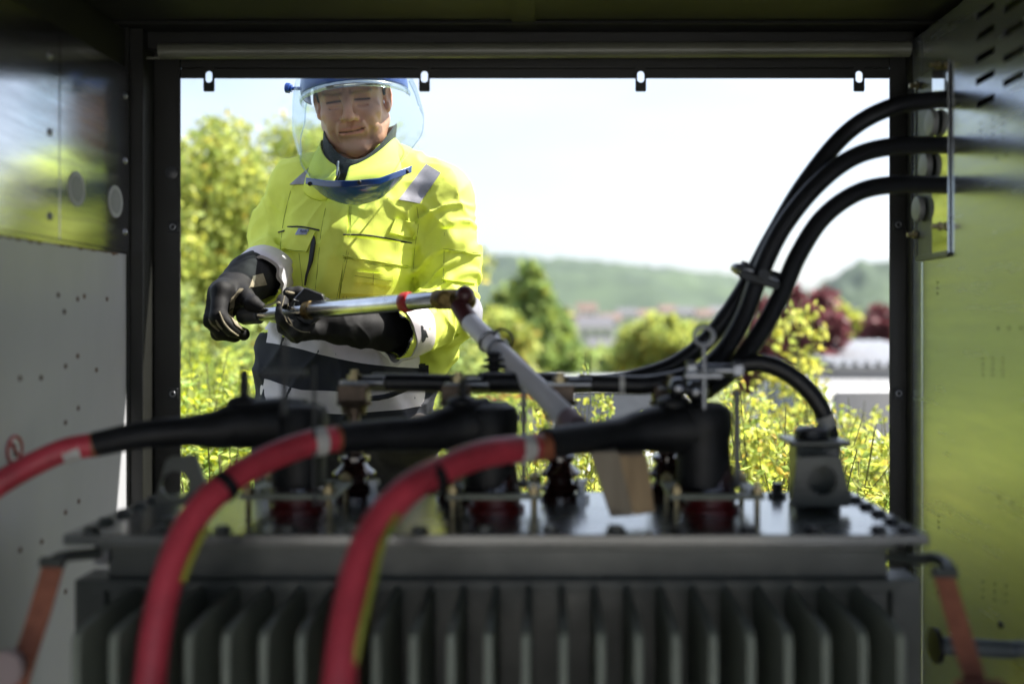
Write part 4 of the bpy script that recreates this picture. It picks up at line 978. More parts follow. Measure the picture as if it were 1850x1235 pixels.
# ---- collar: standing, open at the throat -------------------------
def loft(name, rings, m, parent, th=.003, closed=True, sub=1):
    n = len(rings[0]); V = [list(p) for r_ in rings for p in r_]; Q = []
    for j in range(len(rings) - 1):
        for i in range(n if closed else n - 1):
            i2 = (i + 1) % n; Q.append((j * n + i, j * n + i2, (j + 1) * n + i2, (j + 1) * n + i))
    o = npmesh(name, V, Q, m, parent)
    s_ = o.modifiers.new('solid', 'SOLIDIFY'); s_.thickness = th; s_.offset = 0
    if sub: q = o.modifiers.new('sub', 'SUBSURF'); q.levels = sub; q.render_levels = sub
    return o
def ring_from(front_uv, back_uv, n=48, open_=0.0):
    pass
# collar rim and base are measured in the picture (front half) and closed behind the neck
def collar_ring(lf, ff, rt, yc, yf, yb, n=56, gap=0, wob=0):
    """lf, ff, rt: (u,v) of left, front, right points; ellipse through them"""
    L_ = P(*lf, yc); R_ = P(*rt, yc); Fp = P(*ff, yf); out = []
    for i in range(n):
        a = -math.pi / 2 + gap + (2 * math.pi - 2 * gap) * i / (n - 1 if gap else n)
        cx, sy = math.cos(a), math.sin(a)
        mid = (L_ + R_) / 2; x = mid.x + (R_.x - L_.x) / 2 * cx
        if sy < 0: x += (Fp.x - mid.x) * (-sy) ** 2
        y = yc + ((yc - yf) if sy < 0 else (yb - yc)) * sy
        zs = mid.z + (R_.z - L_.z) / 2 * cx; zb = zs + (.008)
        z = zs + (Fp.z - zs) * (-sy) ** 1.6 if sy < 0 else zs + (zb - zs) * sy
        out.append(Vector((x, y, z + wob * math.sin(5 * a) + wob * .5 * math.sin(11 * a + 1))))
    return out
rim = collar_ring((583, 252), (622, 300), (712, 248), 2.255, 2.145, 2.35, gap=.10)
r2 = collar_ring((580, 262), (618, 316), (722, 262), 2.255, 2.128, 2.355, gap=.11, wob=.002)
r3 = collar_ring((572, 280), (610, 330), (736, 284), 2.255, 2.118, 2.36, gap=.10, wob=.003)
r4 = collar_ring((560, 298), (606, 345), (748, 306), 2.26, 2.122, 2.37, gap=.09, wob=.003)
r5 = collar_ring((545, 318), (600, 366), (765, 330), 2.26, 2.150, 2.375, gap=.08)
loft('collar', [rim, r2, r3, r4, r5], M_hivis, jk, .0035, closed=False)
# fleece lining and neck warmer inside the collar
a1 = collar_ring((588, 226), (640, 287), (716, 222), 2.255, 2.158, 2.34, wob=.001); a2 = collar_ring((588, 250), (628, 306), (712, 246), 2.255, 2.150, 2.342); a3 = collar_ring((590, 285), (625, 330), (708, 285), 2.255, 2.165, 2.335)
loft('neck_warmer', [a1, a2, a3], M_fleece, wk, .005)
m_ = MB(); m_.tube([P(611, 292, 2.128), P(610, 306, 2.118), P(608, 318, 2.112)], [.003, .003, .002], 8); m_.build('zip_pull', M_zinc, jk)
m_ = MB(); m_.tube(spline([P(600, 288, 2.135), P(613, 310, 2.118), P(606, 330, 2.110), P(598, 346, 2.112)], 6), .0016, 6); m_.build('zip_edge', M_piping, jk)

# ---- head ----------------------------------------------------------
hc = P(636, 178, 2.235)
HR = (Matrix.Rotation(R(6.5), 3, 'Y').inverted() @ Matrix.Rotation(R(15), 3, 'X') @ Matrix.Rotation(R(3), 3, 'Z'))
# (the picture's right side of the face is a little higher; chin tucked down)
G = Vox((-.105, -.145, -.20), (.105, .135, .14), .00165)
G.ell((0, .012, .042), (.0745, .096, .086), .01)
G.ell((0, -.022, -.030), (.0665, .070, .082), .03)
G.ell((0, -.050, .020), (.062, .045, .050), .02)
for s_ in (-1, 1):
    G.cone((s_ * .058, .005, -.052), (s_ * .040, -.038, -.090), .017, .017, .03)
    G.cone((s_ * .040, -.038, -.090), (s_ * .012, -.070, -.104), .016, .017, .025)
    G.ell((s_ * .043, -.064, -.028), (.022, .020, .018), .022)
    G.ell((s_ * .030, -.066, -.058), (.022, .020, .026), .022)
G.ell((0, -.074, -.100), (.021, .017, .015), .014)
G.cone((-.042, -.079, .020), (-.010, -.093, .0165), .0095, .0105, .012); G.cone((.042, -.079, .020), (.010, -.093, .0165), .0095, .0105, .012)
G.cone((-.007, -.104, .028), (-.006, -.103, .016), .0016, .0016, .005, True); G.cone((.007, -.104, .028), (.006, -.103, .016), .0016, .0016, .005, True)
G.ell((0, -.078, .046), (.045, .022, .026), .02)
for s_ in (-1, 1):
    G.ell((s_ * .0315, -.1005, .001), (.0190, .0165, .0125), .008, True)
    G.ell((s_ * .0315, -.0745, .0005), (.0150, .0125, .0110), .004)
    G.cone((s_ * .018, -.0860, -.0080), (s_ * .045, -.0780, -.0075), .0032, .0026, .005)       # lower lid bag
    G.cone((s_ * .017, -.0880, .0068), (s_ * .047, -.0790, .0052), .0034, .0030, .004)         # heavy upper lid
    G.cone((s_ * .018, -.0900, -.0012), (s_ * .045, -.0825, -.0022), .0022, .0018, .002, True)   # the narrowed eye
    G.cone((s_ * .019, -.0905, -.0135), (s_ * .040, -.082, -.0155), .0022, .0018, .006, True)
G.cone((0, -.089, .018), (0, -.1175, -.028), .0082, .0108, .010)
G.ell((0, -.1200, -.0350), (.0125, .0125, .0105), .007)
for s_ in (-1, 1):
    G.ell((s_ * .0145, -.1045, -.0375), (.0070, .0100, .0075), .009)
    G.ell((s_ * .0078, -.1110, -.0465), (.0042, .0055, .0038), .002, True)
    G.chain([(s_ * .0235, -.0990, -.0340), (s_ * .0315, -.0965, -.0480), (s_ * .0370, -.0900, -.0640)], [.0026, .0030, .0022], .008, sub=True)
    G.cone((s_ * .0245, -.0965, -.050), (s_ * .030, -.090, -.068), .0042, .0034, .010); G.cone((s_ * .040, -.0830, -.040), (s_ * .046, -.075, -.060), .0065, .0050, .014)    # smile folds
    G.cone((s_ * .0400, -.0850, -.0680), (s_ * .0350, -.078, -.0900), .0026, .0018, .010, True)
G.ell((0, -.084, -.062), (.030, .018, .022), .012)
G.cone((0, -.1015, -.046), (0, -.1025, -.0565), .0022, .0020, .004, True)
G.cone((-.020, -.0965, -.0645), (0, -.1015, -.0610), .0026, .0034, .005); G.cone((.021, -.0955, -.0620), (0, -.1015, -.0610), .0026, .0034, .005)
G.cone((-.017, -.0955, -.0725), (.018, -.0950, -.0710), .0042, .0042, .006)
mouth = [(-.0265, -.0935, -.0668), (-.012, -.1035, -.0672), (0, -.1065, -.0665), (.013, -.1035, -.0655), (.0285, -.0915, -.0615)]
G.chain(mouth, [.0016, .0022, .0024, .0022, .0018], .0025, sub=True)
G.cone((-.012, -.096, -.0835), (.012, -.096, -.083), .003, .003, .008, True)
for s_ in (-1, 1):   # ears
    er = Matrix.Rotation(R(s_ * -22), 3, 'Z') @ Matrix.Rotation(R(-8), 3, 'X')
    G.ell((s_ * .0795, .008, -.004), (.0065, .0175, .0310), .004, rot=er); G.ell((s_ * .084, .001, .002), (.0050, .0100, .0180), .004, True, rot=er)
    G.ell((s_ * .0775, -.003, -.028), (.0050, .0080, .0105), .005)
G.cone((0, .012, -.06), (0, .045, -.20), .054, .060, .03)
G.D += (vnoise(G.X * 90, G.Y * 90, G.Z * 90) * .0005 + vnoise(G.X * 30, G.Y * 30, G.Z * 30) * .0008)
HV, HQ = G.mesh(smooth=2)
x, y, z = HV.T
tint = np.ones((len(HV), 3), dtype=f32)
def blend(mask, c): 
    global tint
    tint = tint * (1 - mask[:, None]) + np.array(c, dtype=f32)[None] * mask[:, None] * tint
gs_ = lambda d, w_: np.exp(-(d / w_) ** 2)
lipd = np.minimum(dist_seg(HV, (-.019, -.099, -.066), (0, -.104, -.066)), dist_seg(HV, (0, -.104, -.066), (.02, -.098, -.064)))
blend(np.clip((.0105 - lipd) / .004, 0, 1) * .7 * (y < -.08), (.88, .60, .60))
blend(np.clip((-.045 - z) / .02, 0, 1) * np.clip((.02 - y) / .02, 0, 1) * .28 * (lipd > .008), (.55, .58, .62))                           # shaven beard
for s_ in (-1, 1):
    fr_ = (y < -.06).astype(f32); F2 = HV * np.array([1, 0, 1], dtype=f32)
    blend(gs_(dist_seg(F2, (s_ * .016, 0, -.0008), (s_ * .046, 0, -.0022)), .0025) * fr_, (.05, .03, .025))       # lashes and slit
    blend(gs_(dist_seg(F2, (s_ * .018, 0, .006), (s_ * .044, 0, .004)), .007) * fr_ * .5, (.55, .45, .42))  # shade of the brow over the eye sockets, painted into the skin tint
    bd = dist_seg(F2, (s_ * .012, 0, .0140), (s_ * .050, 0, .0160)); blend(gs_(bd, .0050) * fr_ * (.85 + .12 * vnoise(HV[:, 0] * 900, HV[:, 2] * 300, HV[:, 1] * 10)), (.20, .15, .12))     # eyebrows
    blend(gs_(dist_seg(HV, (s_ * .04, -.07, -.02), (s_ * .04, -.07, -.03)), .02) * .3 , (1.0, .80, .78))
    blend(gs_(dist_seg(HV, (s_ * .08, .005, -.02), (s_ * .08, .005, .02)), .016) * .5, (1.0, .72, .68))
blend(gs_(dist_seg(HV, (0, -.12, -.032), (0, -.12, -.033)), .013) * .35, (1.0, .76, .72))
for a_, b_ in zip(mouth[:-1], mouth[1:]): blend(gs_(dist_seg(HV * np.array([1, 0, 1]), (a_[0], 0, a_[2]), (b_[0], 0, b_[2])), .0017) * (y < -.07) * .95, (.18, .09, .08))
HM = np.array(HR); HVw = HV @ HM.T + np.array(hc)
# the rest of the body under the clothes, plain but continuous
Bd = Vox((fx(430, 2.2), 1.85, .02), (fx(860, 2.2), 2.5, fz(240, 2.25)), .009)
Bd.stack([(fz(330, 2.25), xc, 2.262, .13, .07), (fz(420, 2.25), xc, 2.255, .15, .085), (fz(600, 2.25), xc, 2.255, .135, .085), (fz(760, 2.25), xc, 2.26, .155, .09), (fz(840, 2.25), xc, 2.26, .15, .085)], .02)
Bd.cone(P(645, 262, 2.275), P(640, 330, 2.27), .05, .06, .05)
Bd.cone(P(560, 345, 2.27), P(640, 320, 2.27), .045, .06, .05); Bd.cone(P(780, 355, 2.265), P(650, 320, 2.27), .045, .06, .05)
Bd.chain([P(552, 350, 2.27), P(522, 436, 2.30), P(474, 498, 2.12), P(440, 512, 2.045)], [.042, .036, .026, .02], .02, .04); Bd.chain([P(790, 362, 2.255), P(806, 560, 2.20), P(620, 592, 1.98)], [.044, .036, .026], .02, .04)
LG = [[(-.10, 2.26, .92), (-.115, 2.24, .50), (-.12, 2.27, .10)], [(.10, 2.26, .92), (.125, 2.20, .50), (.13, 2.27, .10)]]
for l_ in LG: Bd.chain([(xc + a, b, c) for a, b, c in l_], [.075, .05, .035], .02, .04); Bd.cone((xc + l_[2][0], 2.28, .06), (xc + l_[2][0], 2.12, .045), .035, .03, .03)
BV, BQ = Bd.mesh(smooth=2)
V = np.concatenate([HVw, BV]); Q = np.concatenate([HQ, BQ + len(HV)])
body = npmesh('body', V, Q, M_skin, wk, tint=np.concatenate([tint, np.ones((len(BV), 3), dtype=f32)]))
# hair: short, showing at the temples below the head band
Hh = Vox((-.10, -.11, -.08), (.10, .13, .15), .0022)
Hh.ell((0, .016, .043), (.0785, .0985, .0895), .004)
Hh.cone((-.076, -.012, .045), (-.0735, -.010, .002), .006, .0035, .006); Hh.cone((.076, -.012, .045), (.0735, -.010, .002), .006, .0035, .006)
Hh.ell((0, -.125, -.02), (.075, .095, .100), .006, True); Hh.ell((0, .0, -.075), (.12, .14, .060), .01, True)
Hh.D += vnoise(Hh.X * 220, Hh.Y * 90, Hh.Z * 70) * .0012
V, Q = Hh.mesh(smooth=1); npmesh('hair', V @ HM.T + np.array(hc), Q, M_hair, wk)

# ---- face shield ----------------------------------------------------
def hl(x, y, z): return hc + Vector(HR @ Vector((x, y, z)))
fs = None
SR = Matrix.Rotation(R(-7), 3, 'Y')          # the shield hangs straighter than the face
sc0 = P(642, 170, 2.215)
def sl_(x, y, z): return sc0 + Vector(Matrix.Rotation(R(6.5), 3, 'Y').inverted() @ Vector((x, y, z)))
# brow guard and crown band
def arc(rx, ry, z, n=60, a0=-200, a1=20, yo=0):
    return [sl_(rx * math.cos(R(a0 + (a1 - a0) * i / n)), yo + ry * math.sin(R(a0 + (a1 - a0) * i / n)), z) for i in range(n + 1)]
rings = [arc(.114, .131, -.004), arc(.117, .136, .003), arc(.116, .133, .034), arc(.100, .112, .066), arc(.080, .09, .076)]
bg_ = loft('face_shield', rings, M_blue, wk, .003, closed=False)
rings = [[sl_(.092 * math.cos(2 * math.pi * i / 48), .02 + .108 * math.sin(2 * math.pi * i / 48), z) for i in range(48)] for z in (.034, .040, .062, .066)]
loft('head_band', rings, M_blue, bg_, .003)
rings = [[sl_(.088 * math.cos(math.pi * i / 24), yo_, .05 + .075 * math.sin(math.pi * i / 24)) for i in range(25)] for yo_ in (.0, .022)]
loft('crown_strap', rings, M_blue, bg_, .003, closed=False)
for s_ in (-1, 1):
    c = P(521, 160, 2.23) if s_ < 0 else P(752, 124, 2.25); m_ = MB(); ax = (s_, 0, .12)
    m_.lathe(c - Vector((s_ * .008, 0, 0)), [(.0085, 0), (.0085, .004), (.0115, .005), (.0115, .013), (.0095, .015), (.0045, .0155)], 12, ax); m_.build('adjusting_knob', M_blue, bg_, smooth=30)
    m_ = MB(); m_.cyl(c, c + Vector((-s_ * .03, 0, 0)), .004, 10); m_.build('pivot_pin', M_blue, bg_)
# visor sheet: top edge on the brow guard, bulging, bottom edge clipped on the chin guard
def visor_row(t, n=72):
    zz = .030 - .215 * t
    half = np.interp(t, [0, .15, .45, .75, 1], [.127, .137, .146, .134, .110]); dep = np.interp(t, [0, .5, 1], [.136, .150, .146])
    back = np.interp(t, [0, .3, .6, .8, 1], [25, 22, 8, -14, -32])   # how far round the sheet reaches
    out = []
    for i in range(n + 1):
        a = R(-180 - back + (180 + 2 * back) * i / n); x_ = half * math.cos(a); y_ = dep * math.sin(a)
        z_ = zz + .018 * (x_ / .14) * (-t) * -1 + .0
        out.append(sl_(x_, y_, z_ - .010 * (1 - abs(x_) / .15) * t))
    return out
vis = loft('visor', [visor_row(t) for t in np.linspace(0, 1, 22)], M_visor, bg_, .0014, closed=False, sub=0)
m_ = MB(); VR = [visor_row(t) for t in np.linspace(0, 1, 22)]
for k_ in (0, -1):
    m_ = MB(); m_.tube([r_[k_] for r_ in VR], .0016, 8); m_.build('visor_edge', glass_mat('visor_edge', (.78, .84, .86), .12, .1), bg_)
# curled clear rim under the brow
rings = [arc(.1175, .1365, -.003, a0=-185, a1=5), arc(.122, .141, -.010, a0=-185, a1=5), arc(.118, .136, -.018, a0=-185, a1=5)]
loft('clear_rim', rings, glass_mat('clear_rim', (.80, .84, .84), .30, .12), bg_, .003, closed=False)
# chin guard: crescent bowl
def cg(s, t, k=0):
    # s: -1..1 left to right, t: 0 top edge .. 1 lower lip
    uL, uR = 552, 745
    u = (uL + uR) / 2 + (uR - uL) / 2 * s
    vt = np.interp(s, [-1, -.6, -.1, .4, 1], [321, 327, 327, 322, 300]); 
    dep = 42 * max(0, 1 - abs((s + .02)) ** 2.1) + 1.5
    v = vt + dep * t
    y = 2.045 + .075 * s * s + .055 * t * t
    return P(u, v, y)
rings = [[cg(s, t) for s in np.linspace(-1, 1, 49)] for t in (0, .18, .3, .5, .75, .92, 1)]
cgo = loft('chin_guard', rings, M_bluedark, bg_, .003, closed=False)
rings = [[cg(s, t) + Vector((0, -.004, 0)) for s in np.linspace(-.995, .995, 49)] for t in (-.02, .05)]
rings = [[P((552 + 745) / 2 + 96.0 * s, np.interp(s, [-1, -.6, -.1, .4, 1], [322, 328, 328, 323, 301]) + q, 2.045 + .075 * s * s) + Vector((0, -.0045, 0)) for s in np.linspace(-1, 1, 49)] for q in (-1.5, 4, 9.5, 11)]
loft('chin_guard_rim', rings, mat('blue_rim', (.008, .035, .14), .2, coat=.5), cgo, .002, closed=False)
for u, v, s in ((561, 333, -.9), (650, 330, .02), (736, 311, .92)):
    m_ = MB(); m_.lathe(P(u, v, 2.045 + .075 * s * s) + Vector((0, -.006, 0)), [(.0045, 0), (.0045, .002), (.003, .0035)], 16, (0, -1, 0)); m_.build('clip_stud', M_rubber, cgo)
for s, a_ in ((-1, (552, 321, 2.12)), (1, (745, 300, 2.12))): pass

# ---- gloves -----------------------------------------------------------
def glove(lo_, hi_): return Vox(lo_, hi_, .0019)
# hand at the rod's end (picture left)
V1 = Vox(tuple(P(350, 640, 1.86)), (P(550, 430, 2.2).x, 2.31, P(400, 400, 2.2).z), .0019)
q = lambda u, v, Y: tuple(P(u, v, Y))
V1.chain([q(515, 446, 2.26), q(482, 484, 2.17), q(464, 496, 2.10), q(450, 502, 2.07), q(432, 517, 2.035)], [.044, .046, .0475, .046, .037], .015)
V1.cone(q(432, 517, 2.035), q(408, 535, 1.995), .036, .030, .02)
kn = [(399, 524, 1.925), (385, 537, 1.945), (379, 550, 1.97), (380, 561, 1.995)]
for i, (u, v, Y) in enumerate(kn): V1.cone(q(418, 528, 1.995 + i * .008), q(u + 4, v, Y), .026, .0175, .022)
V1.ell(q(402, 548, 1.965), (.034, .030, .042), .02)
fing = [[(399, 528, 1.925), (394, 572, 1.898), (420, 594, 1.905), (440, 604, 1.925)],
        [(386, 541, 1.945), (380, 578, 1.92), (400, 600, 1.93), (424, 607, 1.955)],
        [(380, 553, 1.97), (377, 582, 1.952), (394, 601, 1.962), (414, 605, 1.985)],
        [(381, 563, 1.995), (381, 586, 1.985), (394, 600, 1.993), (408, 601, 2.01)]]
for i, ch in enumerate(fing): V1.chain([q(*p) for p in ch], [.0172, .0162, .0145, .0120], .0045, .012)
V1.chain([q(432, 520, 2.0), q(442, 536, 1.955), q(456, 549, 1.93), q(470, 556, 1.925)], [.020, .0175, .0150, .0120], .005, .012)     # thumb on top of the grip
V1.cone(tuple(A + (A - B) * .3), tuple(A + (B - A) * .5), .0182, .0182, .003, True)
V1.D += vnoise(V1.X * 60, V1.Y * 60, V1.Z * 60) * .0014
V1.cone(q(485, 485, 2.17), q(458, 498, 2.07), .0425, .0425, .003, True) if False else None
GV, GQ = V1.mesh(smooth=1); g1 = npmesh('glove', GV, GQ, M_glove, wk); gb1 = bvh_of(GV, GQ)
g1['label'] = 'black glove closed round the grip at the end of the rod'
def gseam(tree, name, m, pts, r, parent, off=.0008):
    qq = []
    for p in spline([Vector((a, b, 0)) for a, b in pts], 6):
        l_, nn, _, _ = cast(p.x, p.y, tree)
        if l_ is None: continue
        qq.append(l_ + (nn if nn.y < 0 else -nn) * off)
    if len(qq) < 3: return
    rr = [r * (.5 + .5 * math.sin(math.pi * (i + .3) / (len(qq) - .4))) for i in range(len(qq))] if not isinstance(r, list) else r
    m_ = MB(); m_.tube(qq, rr, 8); return m_.build(name, m, parent)
for pts in ([(378, 576), (384, 586), (396, 598)], [(390, 578), (396, 588), (402, 594)], [(396, 563), (404, 582), (416, 596), (430, 606)]): gseam(gb1, 'glove_seam', M_beige, pts, .0022, g1)
grid_patch('glove_lining', M_beige, lambda s, t: (np.interp(t, [0, .25, .6, .85, 1], [433, 416, 413, 424, 440]) * (1 - s) + np.interp(t, [0, .25, .6, .85, 1], [440, 424, 420, 430, 442]) * s, 522 + 76 * t), 4, 26, .001, .001, parent=g1, tree=gb1)
grid_patch('glove_palm', M_beige, bil((456, 499), (474, 494), (481, 514), (450, 520)), 8, 8, .001, .0012, parent=g1, tree=gb1)
# hand under the rod (picture centre)
V2 = Vox(tuple(P(480, 650, 1.82)), (P(830, 500, 2.2).x, 2.24, P(600, 500, 2.1).z), .0019)
V2.chain([q(795, 580, 2.18), q(765, 592, 2.13), q(735, 597, 2.085), q(700, 596, 2.04), q(655, 594, 1.995), q(612, 588, 1.965)], [.040, .041, .042, .040, .036, .033], .015)
V2.cone(q(612, 588, 1.965), q(570, 575, 1.95), .034, .032, .02)
V2.ell(q(560, 580, 1.945), (.036, .034, .028), .02)
fing = [[(572, 594, 1.925), (538, 598, 1.895), (511, 572, 1.888), (508, 545, 1.905)],
        [(576, 596, 1.935), (536, 603, 1.912), (508, 585, 1.905), (505, 552, 1.918)],
        [(580, 592, 1.96), (548, 600, 1.975), (524, 575, 1.985), (520, 540, 1.965)],
        [(582, 580, 1.975), (560, 585, 2.0), (545, 560, 2.0), (540, 532, 1.965)]]
for ch in fing: V2.chain([q(*p) for p in ch], [.0165, .0162, .0148, .0120], .0045, .012)
V2.chain([q(604, 576, 1.965), q(586, 556, 1.955), q(562, 540, 1.948), q(540, 530, 1.940), q(524, 528, 1.935)], [.022, .019, .0155, .0135, .0115], .004, .012)
V2.cone(tuple(A), tuple(C), .0140, .0180, .002, True)
V2.D += vnoise(V2.X * 55, V2.Y * 55, V2.Z * 55) * .0014 - .0020 * (1 - np.abs(vnoise(V2.X * 40 + V2.Z * 16, V2.Y * 20, V2.Z * 20))) ** 5
GV, GQ = V2.mesh(smooth=1); g2 = npmesh('glove', GV, GQ, M_glove, wk); gb2 = bvh_of(GV, GQ)
g2['label'] = 'black glove cupped under the rod where it grows thicker'
for pts in ([(514, 535), (510, 556), (518, 580), (540, 597), (560, 600)], [(520, 548), (519, 570), (528, 588)]): gseam(gb2, 'glove_seam', M_beige, pts, .0011, g2)
gseam(gb2, 'glove_tip', M_beige, [(497, 549), (502, 548), (507, 548)], .0032, g2); gseam(gb2, 'glove_tip', M_beige, [(516, 527), (524, 529), (532, 530)], .0034, g2)
# locking clamp of the rod in front of that hand
nq = (B - A).normalized(); cp = P(556, 556, 1.915)
def loc(u, v, Y): return P(u, v, Y)
m_ = MB(); m_.prism([loc(549, 519, 1.900), loc(582, 532, 1.894), loc(586, 548, 1.892), loc(582, 572, 1.892), loc(562, 588, 1.894), loc(538, 584, 1.900), loc(522, 562, 1.903), loc(524, 545, 1.903)], (.003, .014, .002))
ck = m_.build('locking_clamp', mat('glossy_black_plastic', (.012, .012, .014), .22, coat=.4), gs, bevel=.0035, seg=3)
m_ = MB(); m_.tube([loc(530.5, 541, 1.8965), loc(540, 544, 1.8955)], .0006, 5); m_.tube([loc(524, 559, 1.8985), loc(534, 562, 1.8975)], .0006, 5); m_.tube([loc(532, 547, 1.8962), loc(530, 556, 1.8975)], .0007, 5)
m_.build('lock_mark', M_label, ck)

# ---- trousers and boots ---------------------------------------------
T_ = Vox((xc - .26, 2.0, .07), (xc + .28, 2.46, fz(735, 2.2)), .0055)
T_.stack([(fz(738, 2.2), xc, 2.255, .162, .105), (fz(800, 2.2), xc, 2.26, .172, .11), (fz(850, 2.2), xc, 2.26, .178, .11), (.80, xc, 2.26, .17, .10)], .02)
for l_ in LG: T_.chain([(xc + a, b, c) for a, b, c in l_], [.098, .078, .072], .02, .05)
T_.ell(P(735, 790, 2.17), (.085, .05, .05), .03)
T_.D += vnoise(T_.X * 16, T_.Y * 16, T_.Z * 12) * .006 - .006 * (1 - np.abs(vnoise(T_.X * 15 + T_.Z * 9, T_.Y * 14, T_.Z * 10))) ** 4
V, Q = T_.mesh(smooth=2); tr_ = npmesh('trousers', V, Q, M_trouser, wk)
for l_ in LG:
    b_ = Vox((xc + l_[2][0] - .08, 2.02, .0), (xc + l_[2][0] + .08, 2.40, .22), .005); x_ = xc + l_[2][0]
    b_.cone((x_, 2.29, .20), (x_, 2.29, .07), .052, .048, .02); b_.cone((x_, 2.29, .055), (x_, 2.10, .045), .046, .042, .03); b_.D = np.maximum(b_.D, .008 - b_.Z)
    V, Q = b_.mesh(smooth=1); npmesh('boot', V, Q, M_boot, wk)
for g_, s_ in ((g1, 0), (g2, 0)): pass
# ================================================================== land, hills, sky-side things
def ground_h(x, y):
    z = np.interp(y, [-5, 3.6, 6, 12, 30, 90, 260, 420, 1400], [0, 0, -.25, -1.6, -3.2, -5.0, -9, -14, -14])
    return z
M_ground = mat('meadow_soil', (.09, .13, .03), .95, var=.4, vscale=2.5, c2=(.13, .14, .05), bump=.4, bscale=30)
ys = np.concatenate([np.linspace(-16, 6, 50), np.geomspace(6.5, 1400, 70)]); xs = np.linspace(-1, 1, 81)
V = [((x * (6 + y * 1.1 if y > 0 else 6)), y, float(ground_h(x, y)) + float(.04 * math.sin(x * 37 + y) if y > 3 else 0)) for y in ys for x in xs]
Q = [(j * 81 + i, j * 81 + i + 1, (j + 1) * 81 + i + 1, (j + 1) * 81 + i) for j in range(len(ys) - 1) for i in range(80)]
g = npmesh('ground', V, Q, M_ground); tag(g, kind='structure', label='sloping meadow ground falling away from the kiosk')
m_ = MB(); m_.bx(-6, 6, -14, -.9, -.05, .012); tag(m_.build('reflector', mat('pale_reflector', (.55, .54, .51), .85, var=.08, vscale=2)), 'added unseen sun-bouncing path behind the kiosk', kind='structure')  # unseen pale slab added to bounce sunlight into the kiosk interior
# hills
M_hill = mat('hill_woods', (.016, .034, .020), .95, var=.3, vscale=.022, c2=(.060, .095, .042), bump=.6, bscale=.15)
def hill(name, Y0, uv, wdt, lab, seed):
    us = [a for a, b in uv]; vs_ = [b for a, b in uv]; n = 220; m = 40; V = []; Q = []
    for j in range(m + 1):
        yy = Y0 + wdt * (j / m - .62)
        for i in range(n + 1):
            u = us[0] + (us[-1] - us[0]) * i / n; x = (u - U0) / F * Y0
            top = H + (V0 - np.interp(u, us, vs_)) / F * Y0; t = j / m / .62
            e = math.sin(min(1, t) * math.pi / 2) ** 1.3 if t < 1 else 1 - .6 * ((t - 1) / .61) ** 1.5
            z = -14 + (top + 14) * e + mnoise.noise(Vector((x * .02, yy * .02, seed))) * 9 * e * (1 if abs(t - 1) > .1 else .3) + mnoise.noise(Vector((x * .13, yy * .13, seed))) * 6.5 * e
            V.append((x, yy, z))
    Q = [(j * (n + 1) + i, j * (n + 1) + i + 1, (j + 1) * (n + 1) + i + 1, (j + 1) * (n + 1) + i) for j in range(m) for i in range(n)]
    o = npmesh(name, V, Q, M_hill); tag(o, kind='structure', label=lab); return o
hill('hills', 760, [(-900, 500), (-200, 478), (300, 470), (600, 462), (865, 464), (960, 466), (1050, 477), (1150, 479), (1230, 494), (1320, 506), (1420, 528), (1520, 545), (1700, 560), (2600, 570)], 420, 'long wooded ridge across the valley', 1.3)
hill('hills', 560, [(1380, 600), (1440, 560), (1485, 517), (1525, 498), (1600, 492), (1750, 486), (2000, 500), (2900, 520)], 260, 'nearer wooded hill rising on the right', 4.1)

# ---- foliage -----------------------------------------------------------
def leafmat(name, base, c2, trans=.55, rough=.5):
    return mat(name, base, rough, var=.2, vscale=3, c2=c2, attr=True, trans=trans, spec=.35)
ML_tree = leafmat('leaves_yellow_green', (.50, .54, .14), (.34, .39, .10), .6)
ML_far = leafmat('leaves_mid_green', (.40, .46, .15), (.26, .33, .11))
ML_con = leafmat('leaves_conifer', (.36, .44, .13), (.24, .33, .10), .5)
ML_shrub = leafmat('leaves_shrub', (.56, .60, .15), (.40, .46, .12), .6, .4)
ML_purple = leafmat('leaves_purple', (.26, .08, .09), (.14, .05, .06), .5)
ML_sap = leafmat('leaves_golden', (.60, .58, .14), (.48, .50, .11), .6)
M_bark = mat('bark', (.07, .055, .04), .9, var=.3, vscale=20, bump=.6, bscale=40)
M_stem = mat('green_stem', (.12, .12, .04), .8)
def leaves(cent, size, r_, fold=.35, droop=.2, hue=(.25, .2, .15), palette=None):
    """one folded leaf (4 quads would be too many: two triangles each side -> 2 quads) per centre"""
    n = len(cent); d = r_.normal(size=(n, 3)); d[:, 2] -= droop; d /= np.linalg.norm(d, axis=1)[:, None]
    e = np.cross(d, r_.normal(size=(n, 3))); e /= np.linalg.norm(e, axis=1)[:, None]; nn = np.cross(d, e)
    s = size * r_.uniform(.6, 1.35, n)[:, None]; c = cent
    p0 = c; p3 = c + d * s; m1 = c + d * s * .45 + nn * s * fold * .2
    l = c + d * s * .42 + e * s * .30 - nn * s * .06; rr = c + d * s * .42 - e * s * .30 - nn * s * .06
    V = np.stack([p0, l, p3, m1, rr], 1).reshape(-1, 3); b = (np.arange(n) * 5)[:, None]
    Q = np.concatenate([b + np.array([0, 1, 2, 3]), b + np.array([0, 3, 2, 4])])
    br = r_.uniform(.65, 1.35, n); t = np.ones((n, 3)) * br[:, None]
    if palette is not None:
        k = r_.random(n); 
        for (a, b2, c_) in palette: mk = (k >= a) & (k < b2); t[mk] *= np.array(c_)
    return V, Q, np.repeat(t, 5, 0)
